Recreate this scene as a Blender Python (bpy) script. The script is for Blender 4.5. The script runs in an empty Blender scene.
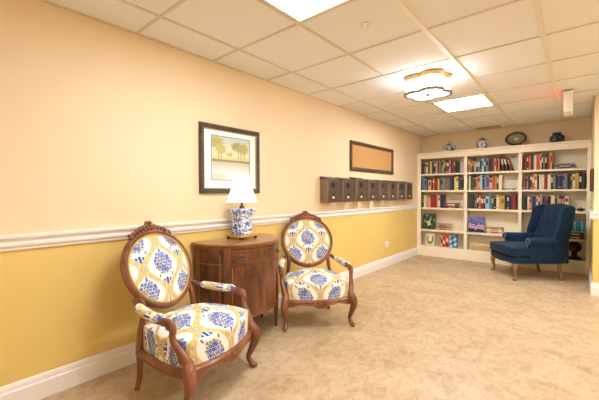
import bpy, bmesh, math, random
from math import sin, cos, pi, sqrt, radians, atan2
from mathutils import Vector, Matrix

random.seed(7)
scene = bpy.context.scene
COL = scene.collection

# ------------------------------------------------------------------ colour / materials
def lin(c):
    c = c / 255.0
    return c / 12.92 if c <= 0.04045 else ((c + 0.055) / 1.055) ** 2.4

def rgb(r, g, b):
    return (lin(r), lin(g), lin(b), 1.0)

_mats = {}
def mat(name, col, rough=0.6, metal=0.0, vary=None, scale=8.0, bump=0.0, bump_scale=60.0,
        stretch=(1, 1, 1), sheen=0.0, coat=0.0, emit=None, emit_strength=0.0, trans=0.0, spec=0.5, detail=4.0,
        vlo=0.35, vhi=0.65):
    """Procedural principled material; 'vary' is a second colour mixed in by noise."""
    if name in _mats:
        return _mats[name]
    m = bpy.data.materials.new(name)
    m.use_nodes = True
    nt = m.node_tree
    b = nt.nodes['Principled BSDF']
    b.inputs['Base Color'].default_value = rgb(*col)
    b.inputs['Roughness'].default_value = rough
    b.inputs['Metallic'].default_value = metal
    b.inputs['Specular IOR Level'].default_value = spec
    if sheen:
        b.inputs['Sheen Weight'].default_value = sheen
        b.inputs['Sheen Roughness'].default_value = 0.4
    if coat:
        b.inputs['Coat Weight'].default_value = coat
        b.inputs['Coat Roughness'].default_value = 0.15
    if trans:
        b.inputs['Transmission Weight'].default_value = trans
    if emit:
        b.inputs['Emission Color'].default_value = rgb(*emit)
        b.inputs['Emission Strength'].default_value = emit_strength
    tc = None
    if vary or bump:
        tc = nt.nodes.new('ShaderNodeTexCoord')
        mp = nt.nodes.new('ShaderNodeMapping')
        mp.inputs['Scale'].default_value = stretch
        nt.links.new(tc.outputs['Object'], mp.inputs['Vector'])
    if vary:
        n = nt.nodes.new('ShaderNodeTexNoise')
        n.inputs['Scale'].default_value = scale
        n.inputs['Detail'].default_value = detail
        nt.links.new(mp.outputs['Vector'], n.inputs['Vector'])
        r = nt.nodes.new('ShaderNodeValToRGB')
        r.color_ramp.elements[0].position = vlo
        r.color_ramp.elements[0].color = rgb(*col)
        r.color_ramp.elements[1].position = vhi
        r.color_ramp.elements[1].color = rgb(*vary)
        nt.links.new(n.outputs['Fac'], r.inputs['Fac'])
        nt.links.new(r.outputs['Color'], b.inputs['Base Color'])
    if bump:
        n2 = nt.nodes.new('ShaderNodeTexNoise')
        n2.inputs['Scale'].default_value = bump_scale
        n2.inputs['Detail'].default_value = 3
        nt.links.new(mp.outputs['Vector'], n2.inputs['Vector'])
        bp = nt.nodes.new('ShaderNodeBump')
        bp.inputs['Strength'].default_value = bump
        bp.inputs['Distance'].default_value = 0.004
        nt.links.new(n2.outputs['Fac'], bp.inputs['Height'])
        nt.links.new(bp.outputs['Normal'], b.inputs['Normal'])
    _mats[name] = m
    return m

def attr_mat(name, rough=0.85, weave=0.0, sheen=0.0, spec=0.3):
    """Material whose pattern is stored as a colour attribute on the mesh."""
    if name in _mats:
        return _mats[name]
    m = bpy.data.materials.new(name)
    m.use_nodes = True
    nt = m.node_tree
    b = nt.nodes['Principled BSDF']
    a = nt.nodes.new('ShaderNodeAttribute')
    a.attribute_name = 'pattern'
    nt.links.new(a.outputs['Color'], b.inputs['Base Color'])
    b.inputs['Roughness'].default_value = rough
    b.inputs['Specular IOR Level'].default_value = spec
    b.inputs['Sheen Weight'].default_value = sheen
    if weave:
        tc = nt.nodes.new('ShaderNodeTexCoord')
        n2 = nt.nodes.new('ShaderNodeTexNoise')
        n2.inputs['Scale'].default_value = 400
        nt.links.new(tc.outputs['Object'], n2.inputs['Vector'])
        bp = nt.nodes.new('ShaderNodeBump')
        bp.inputs['Strength'].default_value = weave
        bp.inputs['Distance'].default_value = 0.002
        nt.links.new(n2.outputs['Fac'], bp.inputs['Height'])
        nt.links.new(bp.outputs['Normal'], b.inputs['Normal'])
    _mats[name] = m
    return m

def wood(name, dark, light, rough=0.35, scale=3.0, stretch=(1, 1, 1), distort=6.0, coat=0.2):
    if name in _mats:
        return _mats[name]
    m = bpy.data.materials.new(name)
    m.use_nodes = True
    nt = m.node_tree
    b = nt.nodes['Principled BSDF']
    b.inputs['Roughness'].default_value = rough
    b.inputs['Coat Weight'].default_value = coat
    b.inputs['Coat Roughness'].default_value = 0.2
    tc = nt.nodes.new('ShaderNodeTexCoord')
    mp = nt.nodes.new('ShaderNodeMapping')
    mp.inputs['Scale'].default_value = stretch
    nt.links.new(tc.outputs['Object'], mp.inputs['Vector'])
    n = nt.nodes.new('ShaderNodeTexNoise')
    n.inputs['Scale'].default_value = scale
    n.inputs['Detail'].default_value = 6
    n.inputs['Distortion'].default_value = distort * 0.2
    nt.links.new(mp.outputs['Vector'], n.inputs['Vector'])
    r = nt.nodes.new('ShaderNodeValToRGB')
    r.color_ramp.elements[0].position = 0.32
    r.color_ramp.elements[0].color = rgb(*dark)
    r.color_ramp.elements[1].position = 0.68
    r.color_ramp.elements[1].color = rgb(*light)
    nt.links.new(n.outputs['Fac'], r.inputs['Fac'])
    nt.links.new(r.outputs['Color'], b.inputs['Base Color'])
    _mats[name] = m
    return m

# ------------------------------------------------------------------ mesh builder
def catmull(pts, k=5, closed=False):
    pts = [Vector(p) for p in pts]
    n = len(pts)
    out = []
    rng = n if closed else n - 1
    for i in range(rng):
        if closed:
            p0, p1, p2, p3 = pts[(i-1) % n], pts[i], pts[(i+1) % n], pts[(i+2) % n]
        else:
            p1, p2 = pts[i], pts[i+1]
            p0 = pts[i-1] if i > 0 else p1*2 - p2
            p3 = pts[i+2] if i+2 < n else p2*2 - p1
        for j in range(k):
            t = j / k
            t2, t3 = t*t, t*t*t
            out.append(0.5*((2*p1) + (-p0+p2)*t + (2*p0-5*p1+4*p2-p3)*t2 + (-p0+3*p1-3*p2+p3)*t3))
    if not closed:
        out.append(pts[-1].copy())
    return out

class MB:
    def __init__(s):
        s.v, s.f, s.mi, s.c = [], [], [], None
    def add(s, vs, fs, m=0):
        o = len(s.v)
        s.v += [tuple(p) for p in vs]
        for f in fs:
            s.f.append(tuple(i + o for i in f)); s.mi.append(m)
        return s
    def box(s, x0, x1, y0, y1, z0, z1, m=0, M=None):
        vs = [Vector((x, y, z)) for z in (z0, z1) for y in (y0, y1) for x in (x0, x1)]
        if M is not None:
            vs = [M @ p for p in vs]
        return s.add(vs, [(0, 2, 3, 1), (4, 5, 7, 6), (0, 1, 5, 4), (2, 6, 7, 3), (0, 4, 6, 2), (1, 3, 7, 5)], m)
    def rbox(s, x0, x1, y0, y1, z0, z1, r=0.004, seg=2, m=0, M=None):
        """box with rounded edges"""
        bm = bmesh.new()
        bmesh.ops.create_cube(bm, size=1)
        for p in bm.verts:
            p.co = Vector(((x0+x1)/2 + p.co.x*(x1-x0), (y0+y1)/2 + p.co.y*(y1-y0), (z0+z1)/2 + p.co.z*(z1-z0)))
        r = min(r, 0.49*min(abs(x1-x0), abs(y1-y0), abs(z1-z0)))
        bmesh.ops.bevel(bm, geom=bm.edges[:], offset=r, segments=seg, profile=0.5, affect='EDGES')
        s.frombm(bm, m, M)
        return s
    def frombm(s, bm, m=0, M=None):
        bm.verts.index_update()
        vs = [(M @ p.co) if M is not None else p.co.copy() for p in bm.verts]
        fs = [[p.index for p in f.verts] for f in bm.faces]
        s.add(vs, fs, m)
        bm.free()
        return s
    def tube(s, path, rad, n=10, k=5, closed=False, caps=True, m=0, up=None):
        """swept tube; rad = number, list of numbers or list of (ra, rb) for each control point"""
        if not isinstance(rad, (list, tuple)):
            rad = [rad]*len(path)
        rad = [(a, a) if not isinstance(a, (list, tuple)) else a for a in rad]
        P = catmull(path, k, closed)
        RR = catmull([(a[0], a[1], 0) for a in rad], k, closed)
        N = len(P)
        ref = Vector(up) if up else None
        vs = []
        prev = None
        for i in range(N):
            if closed:
                t = (P[(i+1) % N] - P[i-1]).normalized()
            else:
                t = (P[min(i+1, N-1)] - P[max(i-1, 0)]).normalized()
            if ref is not None:
                a = (ref - t*ref.dot(t)).normalized()
            elif prev is None:
                g = Vector((0, 0, 1)) if abs(t.z) < 0.9 else Vector((1, 0, 0))
                a = (g - t*g.dot(t)).normalized()
            else:
                a = (prev - t*prev.dot(t)).normalized()
            prev = a
            bb = t.cross(a)
            for j in range(n):
                th = 2*pi*j/n
                vs.append(P[i] + a*(RR[i].x*cos(th)) + bb*(RR[i].y*sin(th)))
        fs = []
        for i in range(N if closed else N-1):
            i2 = (i+1) % N
            for j in range(n):
                j2 = (j+1) % n
                fs.append((i*n+j, i*n+j2, i2*n+j2, i2*n+j))
        if caps and not closed:
            fs.append(tuple(range(n-1, -1, -1)))
            fs.append(tuple((N-1)*n+j for j in range(n)))
        return s.add(vs, fs, m)
    def lathe(s, prof, c=(0, 0, 0), n=24, m=0, M=None, lobes=0, amp=0.0, caps=True):
        vs, fs = [], []
        for (r, z) in prof:
            for j in range(n):
                th = 2*pi*j/n
                rr = r*(1 + amp*cos(lobes*th)) if lobes else r
                p = Vector((c[0]+rr*cos(th), c[1]+rr*sin(th), c[2]+z))
                vs.append(M @ p if M is not None else p)
        for i in range(len(prof)-1):
            for j in range(n):
                j2 = (j+1) % n
                fs.append((i*n+j, i*n+j2, (i+1)*n+j2, (i+1)*n+j))
        if caps:
            fs.append(tuple(range(n-1, -1, -1)))
            fs.append(tuple((len(prof)-1)*n+j for j in range(n)))
        return s.add(vs, fs, m)
    def ball(s, c, r, m=0, nu=10, nv=7, M=None):
        r = (r, r, r) if not isinstance(r, (tuple, list)) else r
        vs, fs = [], []
        for i in range(nv+1):
            ph = pi*i/nv
            for j in range(nu):
                th = 2*pi*j/nu
                p = Vector((r[0]*sin(ph)*cos(th), r[1]*sin(ph)*sin(th), r[2]*cos(ph)))
                if M is not None:
                    p = M @ p
                vs.append(p + Vector(c))
        for i in range(nv):
            for j in range(nu):
                j2 = (j+1) % nu
                fs.append((i*nu+j, (i+1)*nu+j, (i+1)*nu+j2, i*nu+j2))
        return s.add(vs, fs, m)
    def grid(s, fn, nu, nv, m=0, flip=False, colfn=None, closed_u=False):
        """surface fn(a,b) for a,b in [0,1]"""
        vs, cs = [], []
        for i in range(nu+1 if not closed_u else nu):
            for j in range(nv+1):
                a, b = i/nu, j/nv
                vs.append(fn(a, b))
                if colfn:
                    cs.append(colfn(a, b))
        fs = []
        w = nv+1
        for i in range(nu):
            i2 = (i+1) % nu if closed_u else i+1
            for j in range(nv):
                q = (i*w+j, i2*w+j, i2*w+j+1, i*w+j+1)
                fs.append(q[::-1] if flip else q)
        if colfn:
            if s.c is None:
                s.c = [(1, 1, 1, 1)]*len(s.v)
            s.c += cs
        return s.add(vs, fs, m)
    def prism(s, outline, d0, d1, axis='z', m=0, M=None):
        """extrude a 2D outline; axis gives the extrusion axis"""
        def mk(p, d):
            q = {'z': (p[0], p[1], d), 'y': (p[0], d, p[1]), 'x': (d, p[0], p[1])}[axis]
            q = Vector(q)
            return M @ q if M is not None else q
        n = len(outline)
        vs = [mk(p, d0) for p in outline] + [mk(p, d1) for p in outline]
        fs = [tuple(range(n-1, -1, -1)), tuple(range(n, 2*n))]
        fs += [(i, (i+1) % n, n+(i+1) % n, n+i) for i in range(n)]
        return s.add(vs, fs, m)
    def build(s, name, mats, parent=None, smooth=True, angle=40, bevel=0.0, subsurf=0, loc=None):
        me = bpy.data.meshes.new(name)
        me.from_pydata(s.v, [], s.f)
        if not isinstance(mats, (list, tuple)):
            mats = [mats]
        for q in mats:
            me.materials.append(q)
        me.polygons.foreach_set('material_index', s.mi)
        bm = bmesh.new(); bm.from_mesh(me)
        bmesh.ops.recalc_face_normals(bm, faces=bm.faces[:])
        bm.to_mesh(me); bm.free()
        if s.c is not None:
            ca = me.color_attributes.new('pattern', 'FLOAT_COLOR', 'POINT')
            flat = []
            cc = s.c + [(1, 1, 1, 1)]*(len(s.v)-len(s.c))
            for q in cc:
                flat += [q[0], q[1], q[2], 1.0]
            ca.data.foreach_set('color', flat)
        o = bpy.data.objects.new(name, me)
        COL.objects.link(o)
        if parent is not None:
            o.parent = parent
        if loc is not None:
            o.location = loc
        if bevel:
            md = o.modifiers.new('bevel', 'BEVEL'); md.width = bevel; md.segments = 2; md.limit_method = 'ANGLE'
        if subsurf:
            md = o.modifiers.new('sub', 'SUBSURF'); md.levels = subsurf; md.render_levels = subsurf
        if smooth:
            me.polygons.foreach_set('use_smooth', [True]*len(me.polygons))
            try:
                me.set_sharp_from_angle(angle=radians(angle))
            except Exception:
                pass
        return o

def tag(o, label, cat, group=None, kind=None):
    if label: o['label'] = label
    if cat: o['category'] = cat
    if group: o['group'] = group
    if kind: o['kind'] = kind
    return o

def empty(name, loc, rz=0.0, label=None, cat=None, group=None):
    o = bpy.data.objects.new(name, None)
    o.empty_display_size = 0.1
    COL.objects.link(o)
    o.location = loc
    o.rotation_euler = (0, 0, rz)
    return tag(o, label, cat, group)

def struct(mb, name, mats, **kw):
    o = mb.build(name, mats, **kw)
    o['kind'] = 'structure'
    return o

def copy_tree(o, parent=None):
    c = o.copy(); COL.objects.link(c)
    if parent is not None:
        c.parent = parent
    for ch in [q for q in bpy.data.objects if q.parent == o]:
        copy_tree(ch, c)
    return c

# ------------------------------------------------------------------ room dimensions (metres)
CE = 2.312          # ceiling height
YB = 6.63           # back wall
XR = 2.525          # short right wall beside the bookcase
YJ = 5.126          # where the room widens
XW = 4.9            # far right wall of the wide part
Y0 = -3.2           # wall behind the camera
RAIL0, RAIL1 = 0.882, 0.968

M_upper = mat('cream_wall_paint', (243, 219, 181), 0.6, vary=(241, 216, 176), scale=1.5, bump=0.03, bump_scale=120)
M_lower = mat('yellow_wall_paint', (237, 204, 120), 0.55, vary=(235, 201, 116), scale=1.5, bump=0.03, bump_scale=120)
M_trim = mat('white_trim_paint', (244, 236, 226), 0.4)
M_case = mat('cream_bookcase_paint', (252, 238, 212), 0.45)
M_tile = mat('ceiling_tile', (246, 244, 242), 0.95, vary=(240, 237, 234), scale=240, bump=0.25, bump_scale=260, spec=0.1)
M_tee = mat('ceiling_grid', (222, 212, 198), 0.5)  # off-white bars tinted darker, standing in for the shadow gaps along them
M_tee_w = mat('ceiling_main_runner', (242, 232, 218), 0.45)

def floor_material():
    m = bpy.data.materials.new('beige_vinyl_floor')
    m.use_nodes = True
    nt = m.node_tree; L = nt.links
    b = nt.nodes['Principled BSDF']
    b.inputs['Roughness'].default_value = 0.42
    b.inputs['Specular IOR Level'].default_value = 0.4
    tc = nt.nodes.new('ShaderNodeTexCoord')
    def noise(scale, st, det=6, dist=0.0):
        mp = nt.nodes.new('ShaderNodeMapping'); mp.inputs['Scale'].default_value = st
        mp.inputs['Rotation'].default_value = (0, 0, 0.6)
        L.new(tc.outputs['Object'], mp.inputs['Vector'])
        n = nt.nodes.new('ShaderNodeTexNoise'); n.inputs['Scale'].default_value = scale
        n.inputs['Detail'].default_value = det; n.inputs['Distortion'].default_value = dist
        n.inputs['Roughness'].default_value = 0.62
        L.new(mp.outputs['Vector'], n.inputs['Vector'])
        return n
    n1 = noise(3.2, (1.0, 1.0, 1), 8, 0.6)
    r1 = nt.nodes.new('ShaderNodeValToRGB')
    e = r1.color_ramp.elements
    e[0].position = 0.30; e[0].color = rgb(176, 142, 105)
    e[1].position = 0.70; e[1].color = rgb(213, 188, 154)
    q = e.new(0.5); q.color = rgb(198, 168, 130)
    L.new(n1.outputs['Fac'], r1.inputs['Fac'])
    n2 = noise(16, (1.2, 0.8, 1), 6, 0.8)
    r2 = nt.nodes.new('ShaderNodeValToRGB')
    r2.color_ramp.elements[0].position = 0.36; r2.color_ramp.elements[0].color = rgb(158, 122, 86)
    r2.color_ramp.elements[1].position = 0.58; r2.color_ramp.elements[1].color = rgb(208, 181, 145)
    L.new(n2.outputs['Fac'], r2.inputs['Fac'])
    mx = nt.nodes.new('ShaderNodeMix'); mx.data_type = 'RGBA'
    mx.inputs['Factor'].default_value = 0.38
    L.new(r1.outputs['Color'], mx.inputs['A']); L.new(r2.outputs['Color'], mx.inputs['B'])
    # faint seams between the square vinyl tiles
    br = nt.nodes.new('ShaderNodeTexBrick')
    br.offset = 0.0; br.inputs['Scale'].default_value = 1.0
    br.inputs['Brick Width'].default_value = 0.46; br.inputs['Row Height'].default_value = 0.46
    br.inputs['Mortar Size'].default_value = 0.0022; br.inputs['Mortar Smooth'].default_value = 0.3
    L.new(tc.outputs['Object'], br.inputs['Vector'])
    mr = nt.nodes.new('ShaderNodeMath'); mr.operation = 'MULTIPLY'; mr.inputs[1].default_value = 0.22
    L.new(br.outputs['Fac'], mr.inputs[0])
    mx2 = nt.nodes.new('ShaderNodeMix'); mx2.data_type = 'RGBA'
    L.new(mr.outputs[0], mx2.inputs['Factor'])
    L.new(mx.outputs['Result'], mx2.inputs['A']); mx2.inputs['B'].default_value = rgb(150, 112, 76)
    L.new(mx2.outputs['Result'], b.inputs['Base Color'])
    return m
M_floor = floor_material()

# ------------------------------------------------------------------ shell
def wall_with_wainscot(name, mk):
    mb = MB()
    mk(mb)
    return struct(mb, name, [M_lower, M_upper], smooth=False)

T = 0.1
struct(MB().box(-T, XW+T, Y0-T, YB+T, -0.08, 0), 'floor', M_floor, smooth=False)
RM = (RAIL0+RAIL1)/2
wall_with_wainscot('wall_left', lambda b: (b.box(-T, 0, Y0-T, YB+T, 0, RM, 0), b.box(-T, 0, Y0-T, YB+T, RM, CE, 1)))
wall_with_wainscot('wall_back', lambda b: (b.box(0, XR+T, YB, YB+T, 0, RM, 0), b.box(0, XR+T, YB, YB+T, RM, CE, 1)))
# the right wall: a short wall beside the bookcase that turns away where the room widens
def rw(b):
    for z0, z1, m in ((0, RM, 0), (RM, CE, 1)):
        b.prism([(XR, YB), (XR, YJ), (XW, YJ), (XW, YJ+T), (XR+T, YJ+T), (XR+T, YB)], z0, z1, 'z', m)
wall_with_wainscot('wall_right', rw)
wall_with_wainscot('wall_far_right', lambda b: (b.box(XW, XW+T, Y0-T, YJ+T, 0, RM, 0), b.box(XW, XW+T, Y0-T, YJ+T, RM, CE, 1)))
wall_with_wainscot('wall_front', lambda b: (b.box(0, XW, Y0-T, Y0, 0, RM, 0), b.box(0, XW, Y0-T, Y0, RM, CE, 1)))

# ceiling: lay-in tiles on a metal grid
GX, GY, X1, Y1 = 0.6115, 0.6336, 0.3513, 2.322
TROFF = [(1, -2), (1, 3)]            # cells that hold a light panel (cell i spans grid lines i..i+1)
cb = MB()
cb.box(-T, XW+T, Y0-T, YB+T, CE+0.03, CE+0.1, 0)
for i in range(-1, 8):
    for j in range(-9, 7):
        if (i, j) in TROFF: continue
        xa, xb = max(0, X1+GX*i)+0.011, min(XW, X1+GX*(i+1))-0.011
        ya, yb = max(Y0, Y1+GY*j)+0.009, min(YB, Y1+GY*(j+1))-0.009
        if xb-xa < 0.02 or yb-ya < 0.02: continue
        cb.box(xa, xb, ya, yb, CE+0.006, CE+0.03, 0)
for j in range(-9, 8):
    y = Y1+GY*j
    if Y0 < y < YB: cb.box(0, XW, y-0.010, y+0.010, CE+0.0005, CE+0.02, 1)
for i in range(0, 8):
    x = X1+GX*i
    w = 0.016 if i in (2, 3) else 0.011
    if x < XW: cb.box(x-w, x+w, Y0, YB, CE-(0.004 if i in (2, 3) else 0.001), CE+0.02, 2 if i in (2, 3) else 1)
for (a, b_) in ((0, 0.02),):
    cb.box(a, b_, Y0, YB, CE, CE+0.02, 1)
cb.box(0, XR, YB-0.02, YB, CE, CE+0.02, 1)
cb.box(XR-0.02, XR, YJ, YB, CE, CE+0.02, 1)
struct(cb, 'ceiling', [M_tile, M_tee, M_tee_w], smooth=False)

# baseboards and chair rails (profiles run along the walls)
BASE = [(0, 0), (0.018, 0), (0.018, 0.098), (0.012, 0.106), (0.012, 0.118), (0.009, 0.132), (0.003, 0.143), (0, 0.143)]
RAIL = [(0, RAIL0), (0.014, RAIL0), (0.016, RAIL0+0.012), (0.026, RAIL0+0.024), (0.026, RAIL0+0.036), (0.016, RAIL0+0.044),
        (0.018, RAIL0+0.058), (0.034, RAIL0+0.066), (0.036, RAIL1-0.006), (0.030, RAIL1), (0, RAIL1)]
BF = 6.355          # bookcase front
def run(prof, name, segs):
    mb = MB()
    for (org, out, a, b_) in segs:
        # org = wall coordinate, out = 'x+','x-','y-'; a..b along wall
        if out == 'x+': mb.prism([(org+p[0], p[1]) for p in prof], a, b_, 'y')
        if out == 'x-': mb.prism([(org-p[0], p[1]) for p in prof], a, b_, 'y')
        if out == 'y-': mb.prism([(org-p[0], p[1]) for p in prof], a, b_, 'x')
    return struct(mb, name, M_trim, angle=25)
run(BASE, 'baseboard_left', [(0, 'x+', Y0, BF-0.011)])
run(BASE, 'baseboard_right', [(XR, 'x-', YJ+0.0005, BF-0.011), (YJ, 'y-', XR-0.018, XW)])
run(RAIL, 'trim_1', [(0, 'x+', Y0, BF-0.021)])
run(RAIL, 'trim_2', [(XR, 'x-', YJ+0.0005, BF-0.021), (YJ, 'y-', XR-0.036, XW)])

# ------------------------------------------------------------------ ceiling lights
M_glow = mat('light_diffuser', (255, 250, 240), 0.5, emit=(238, 247, 255), emit_strength=27.0)
M_lframe = mat('light_frame', (244, 236, 224), 0.4)
M_glow2 = mat('light_diffuser_bright', (255, 250, 240), 0.5, emit=(238, 247, 255), emit_strength=36.0)
def troffer(i, j, label, glow):
    xa, xb, ya, yb = X1+GX*i+0.018, X1+GX*(i+1)-0.018, Y1+GY*j+0.012, Y1+GY*(j+1)-0.012
    cx, cy = (xa+xb)/2, (ya+yb)/2
    t = empty('ceiling_light', (cx, cy, CE), 0, label, 'ceiling light', 'square light panels in the ceiling grid')
    hx, hy = (xb-xa)/2, (yb-ya)/2
    f = MB(); w = 0.018
    f.box(-hx, hx, -hy, -hy+w, -0.002, 0.028); f.box(-hx, hx, hy-w, hy, -0.002, 0.028)
    f.box(-hx, -hx+w, -hy+w, hy-w, -0.002, 0.028); f.box(hx-w, hx, -hy+w, hy-w, -0.002, 0.028)
    f.build('frame', M_lframe, t, smooth=False)
    d = MB(); d.box(-hx+w, hx-w, -hy+w, hy-w, 0.003, 0.010)
    d.build('diffuser', glow, t, smooth=False)
troffer(1, -2, 'square glowing ceiling panel nearest the camera, cut by the top edge of the photo', M_glow)
troffer(1, 3, 'square glowing ceiling panel beyond the flower-shaped lamp, nearer the bookcase', M_glow2)

# unseen fill lights added behind the camera and in the room's wide part
def area(x, y, p, sx=0.6, sy=0.6):
    l = bpy.data.lights.new('fill_light', 'AREA'); l.shape = 'RECTANGLE'; l.size = sx; l.size_y = sy
    l.energy = p; l.color = (0.86, 0.93, 1.0)
    o = bpy.data.objects.new('fill_light', l); COL.objects.link(o)
    o.location = (x, y, CE-0.01)
    return o
area(1.27, -1.8, 9)
area(3.7, 1.37, 34); area(3.7, -1.8, 24); area(3.7, 3.6, 42)

# flower shaped flush lamp
fl = empty('flower_ceiling_lamp', (1.262, 3.27, CE), 0, 'flush ceiling lamp shaped like a four-lobed flower with gold trim', 'ceiling lamp')
def quatre(r, lob, n=64, rot=0.62):
    pts = []
    for k in range(n):
        th = 2*pi*k/n
        rr = max([0] + [lob*cos(th-a) + sqrt(max(0, (r-lob)**2*1.0 - (lob*sin(th-a))**2)) if (r-lob)**2 > (lob*sin(th-a))**2 and cos(th-a) > 0 else 0
                        for a in [pi/2*q for q in range(4)]])
        pts.append((rr*cos(th+rot), rr*sin(th+rot)))
    return pts
M_gold = mat('brushed_gold', (204, 160, 92), 0.4, metal=0.5)
M_shade = mat('lamp_glass', (255, 246, 230), 0.4, emit=(236, 246, 255), emit_strength=13.0)
M_dkring = mat('lamp_edge', (150, 128, 100), 0.4, metal=0.6)
R_, LB = 0.210, 0.098
q0, q1 = quatre(R_, LB), quatre(R_*0.97, LB*0.97)
b = MB(); b.prism(quatre(R_*1.02, LB*1.02), -0.040, -0.0015); b.build('top_band', M_gold, fl, angle=30)
b = MB(); b.prism(q1, -0.150, -0.0405); b.build('shade', M_shade, fl, angle=30)
b = MB()
qo, qi = quatre(R_*1.06, LB*1.06), quatre(R_*0.96, LB*0.96)
n = len(qo)
vs = [(p[0], p[1], -0.174) for p in qo] + [(p[0], p[1], -0.174) for p in qi] + [(p[0], p[1], -0.151) for p in qo] + [(p[0], p[1], -0.151) for p in qi]
fs = []
for k in range(n):
    k2 = (k+1) % n
    fs += [(k, k2, n+k2, n+k), (2*n+k, 3*n+k, 3*n+k2, 2*n+k2), (k, 2*n+k, 2*n+k2, k2), (n+k, n+k2, 3*n+k2, 3*n+k)]
b.add(vs, fs); b.build('lower_rim', M_dkring, fl, angle=30)
b = MB(); b.prism(quatre(R_*0.95, LB*0.95), -0.163, -0.1505); b.build('bottom_diffuser', mat('lamp_bottom_glass', (255, 246, 230), 0.4, emit=(240, 247, 255), emit_strength=3.0), fl, angle=30)
b = MB(); b.lathe([(0.001, -0.018), (0.012, -0.016), (0.018, -0.006), (0.022, 0)], (0, 0, -0.1635), 16); b.build('finial', M_dkring, fl)

# sprinkler heads, vent, exit sign
M_white = mat('white_plastic', (240, 234, 224), 0.4)
def sprinkler(x, y, label):
    t = empty('sprinkler_head', (x, y, CE), 0, label, 'sprinkler', 'ceiling sprinklers')
    b = MB(); b.lathe([(0.034, 0.005), (0.034, -0.004), (0.026, -0.010), (0.001, -0.011)], (0, 0, 0), 20, caps=False); b.build('cover_plate', M_white, t)
    b = MB(); b.lathe([(0.012, -0.010), (0.010, -0.024), (0.020, -0.026), (0.020, -0.029), (0.001, -0.030)], (0, 0, 0), 14); b.build('deflector', M_white, t)
sprinkler(1.297, 1.989, 'small white sprinkler head on the ceiling above the cabinet and chairs')
sprinkler(1.20, 5.83, 'small white sprinkler head on the ceiling near the air vent')

M_vent = mat('vent_metal', (196, 172, 142), 0.5, metal=0.1)
M_black = mat('black_void', (30, 24, 20), 0.8)
t = empty('ceiling_vent', (1.19, 6.44, CE), 0, 'slatted air vent in the ceiling just in front of the bookcase wall', 'vent')
b = MB(); b.box(-0.17, 0.17, -0.09, 0.09, -0.002, 0.004); b.build('backing', M_black, t, smooth=False)
b = MB(); b.box(-0.18, 0.18, -0.10, -0.08, -0.008, 0.004); b.box(-0.18, 0.18, 0.08, 0.10, -0.008, 0.004); b.box(-0.18, -0.16, -0.08, 0.08, -0.008, 0.004); b.box(0.16, 0.18, -0.08, 0.08, -0.008, 0.004)
b.build('frame', M_vent, t, smooth=False)
b = MB()
for k in range(7):
    y = -0.068+k*0.0225
    b.box(-0.16, 0.16, y-0.004, y+0.004, -0.007, -0.002)
b.build('slats', M_vent, t, smooth=False)

M_red = mat('red_sign_glow', (255, 60, 40), 0.4, emit=(255, 50, 30), emit_strength=2.2)
t = empty('exit_sign', (2.292, 4.77, CE), 0, 'white ceiling-hung sign box seen edge-on beside the right wall, glowing red on its left', 'exit sign')
b = MB(); b.rbox(-0.05, 0.05, -0.09, 0.09, -0.022, -0.0005, 0.004); b.build('canopy', M_white, t)
b = MB(); b.rbox(-0.038, 0.038, -0.15, 0.15, -0.245, -0.0225, 0.006); b.build('housing', M_white, t)
b = MB(); b.box(-0.0405, -0.0383, -0.13, 0.13, -0.19, -0.05); b.build('red_panel', M_red, t, smooth=False)

# ------------------------------------------------------------------ framed picture, cork board, mailboxes, outlet
M_pframe = mat('pewter_frame', (66, 58, 50), 0.38, metal=0.3, vary=(96, 86, 72), scale=24)
M_pframe2 = mat('frame_inner_lip', (176, 160, 128), 0.35, metal=0.4)
M_mat = mat('picture_mat', (250, 246, 238), 0.8)
def frame_mb(w, h, fw, depth, prof=None):
    """moulded rectangular frame in the wall plane: x = out of wall, y along, z up; centre at origin"""
    prof = prof or [(0, 0), (0, depth*0.7), (fw*0.18, depth), (fw*0.45, depth*0.92), (fw*0.62, depth*0.72), (fw*0.9, depth*0.6), (fw, depth*0.45), (fw, 0)]
    b = MB()
    n = len(prof)
    vs = []
    for (sy, sz) in ((-1, -1), (1, -1), (1, 1), (-1, 1)):
        for (i, d) in prof:
            vs.append((d, sy*(w/2-i), sz*(h/2-i)))
    fs = []
    for c in range(4):
        c2 = (c+1) % 4
        for k in range(n):
            k2 = (k+1) % n
            fs.append((c*n+k, c2*n+k, c2*n+k2, c*n+k2))
    b.add(vs, fs)
    return b
PW, PH, PZ, PY = 0.66, 0.59, 1.488, 1.878
t = empty('framed_picture', (0.0015, PY, PZ), 0, 'framed landscape picture of trees by a lake with white mat above the cabinet', 'picture')
frame_mb(PW, PH, 0.040, 0.03).build('frame', M_pframe, t, angle=20)
frame_mb(PW-0.078, PH-0.078, 0.010, 0.018).build('inner_lip', M_pframe2, t, angle=20)
b = MB(); b.box(0.001, 0.008, -PW/2+0.036, PW/2-0.036, -PH/2+0.036, PH/2-0.036); b.build('mat_board', M_mat, t, smooth=False)
AW, AH = 0.415, 0.375
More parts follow.
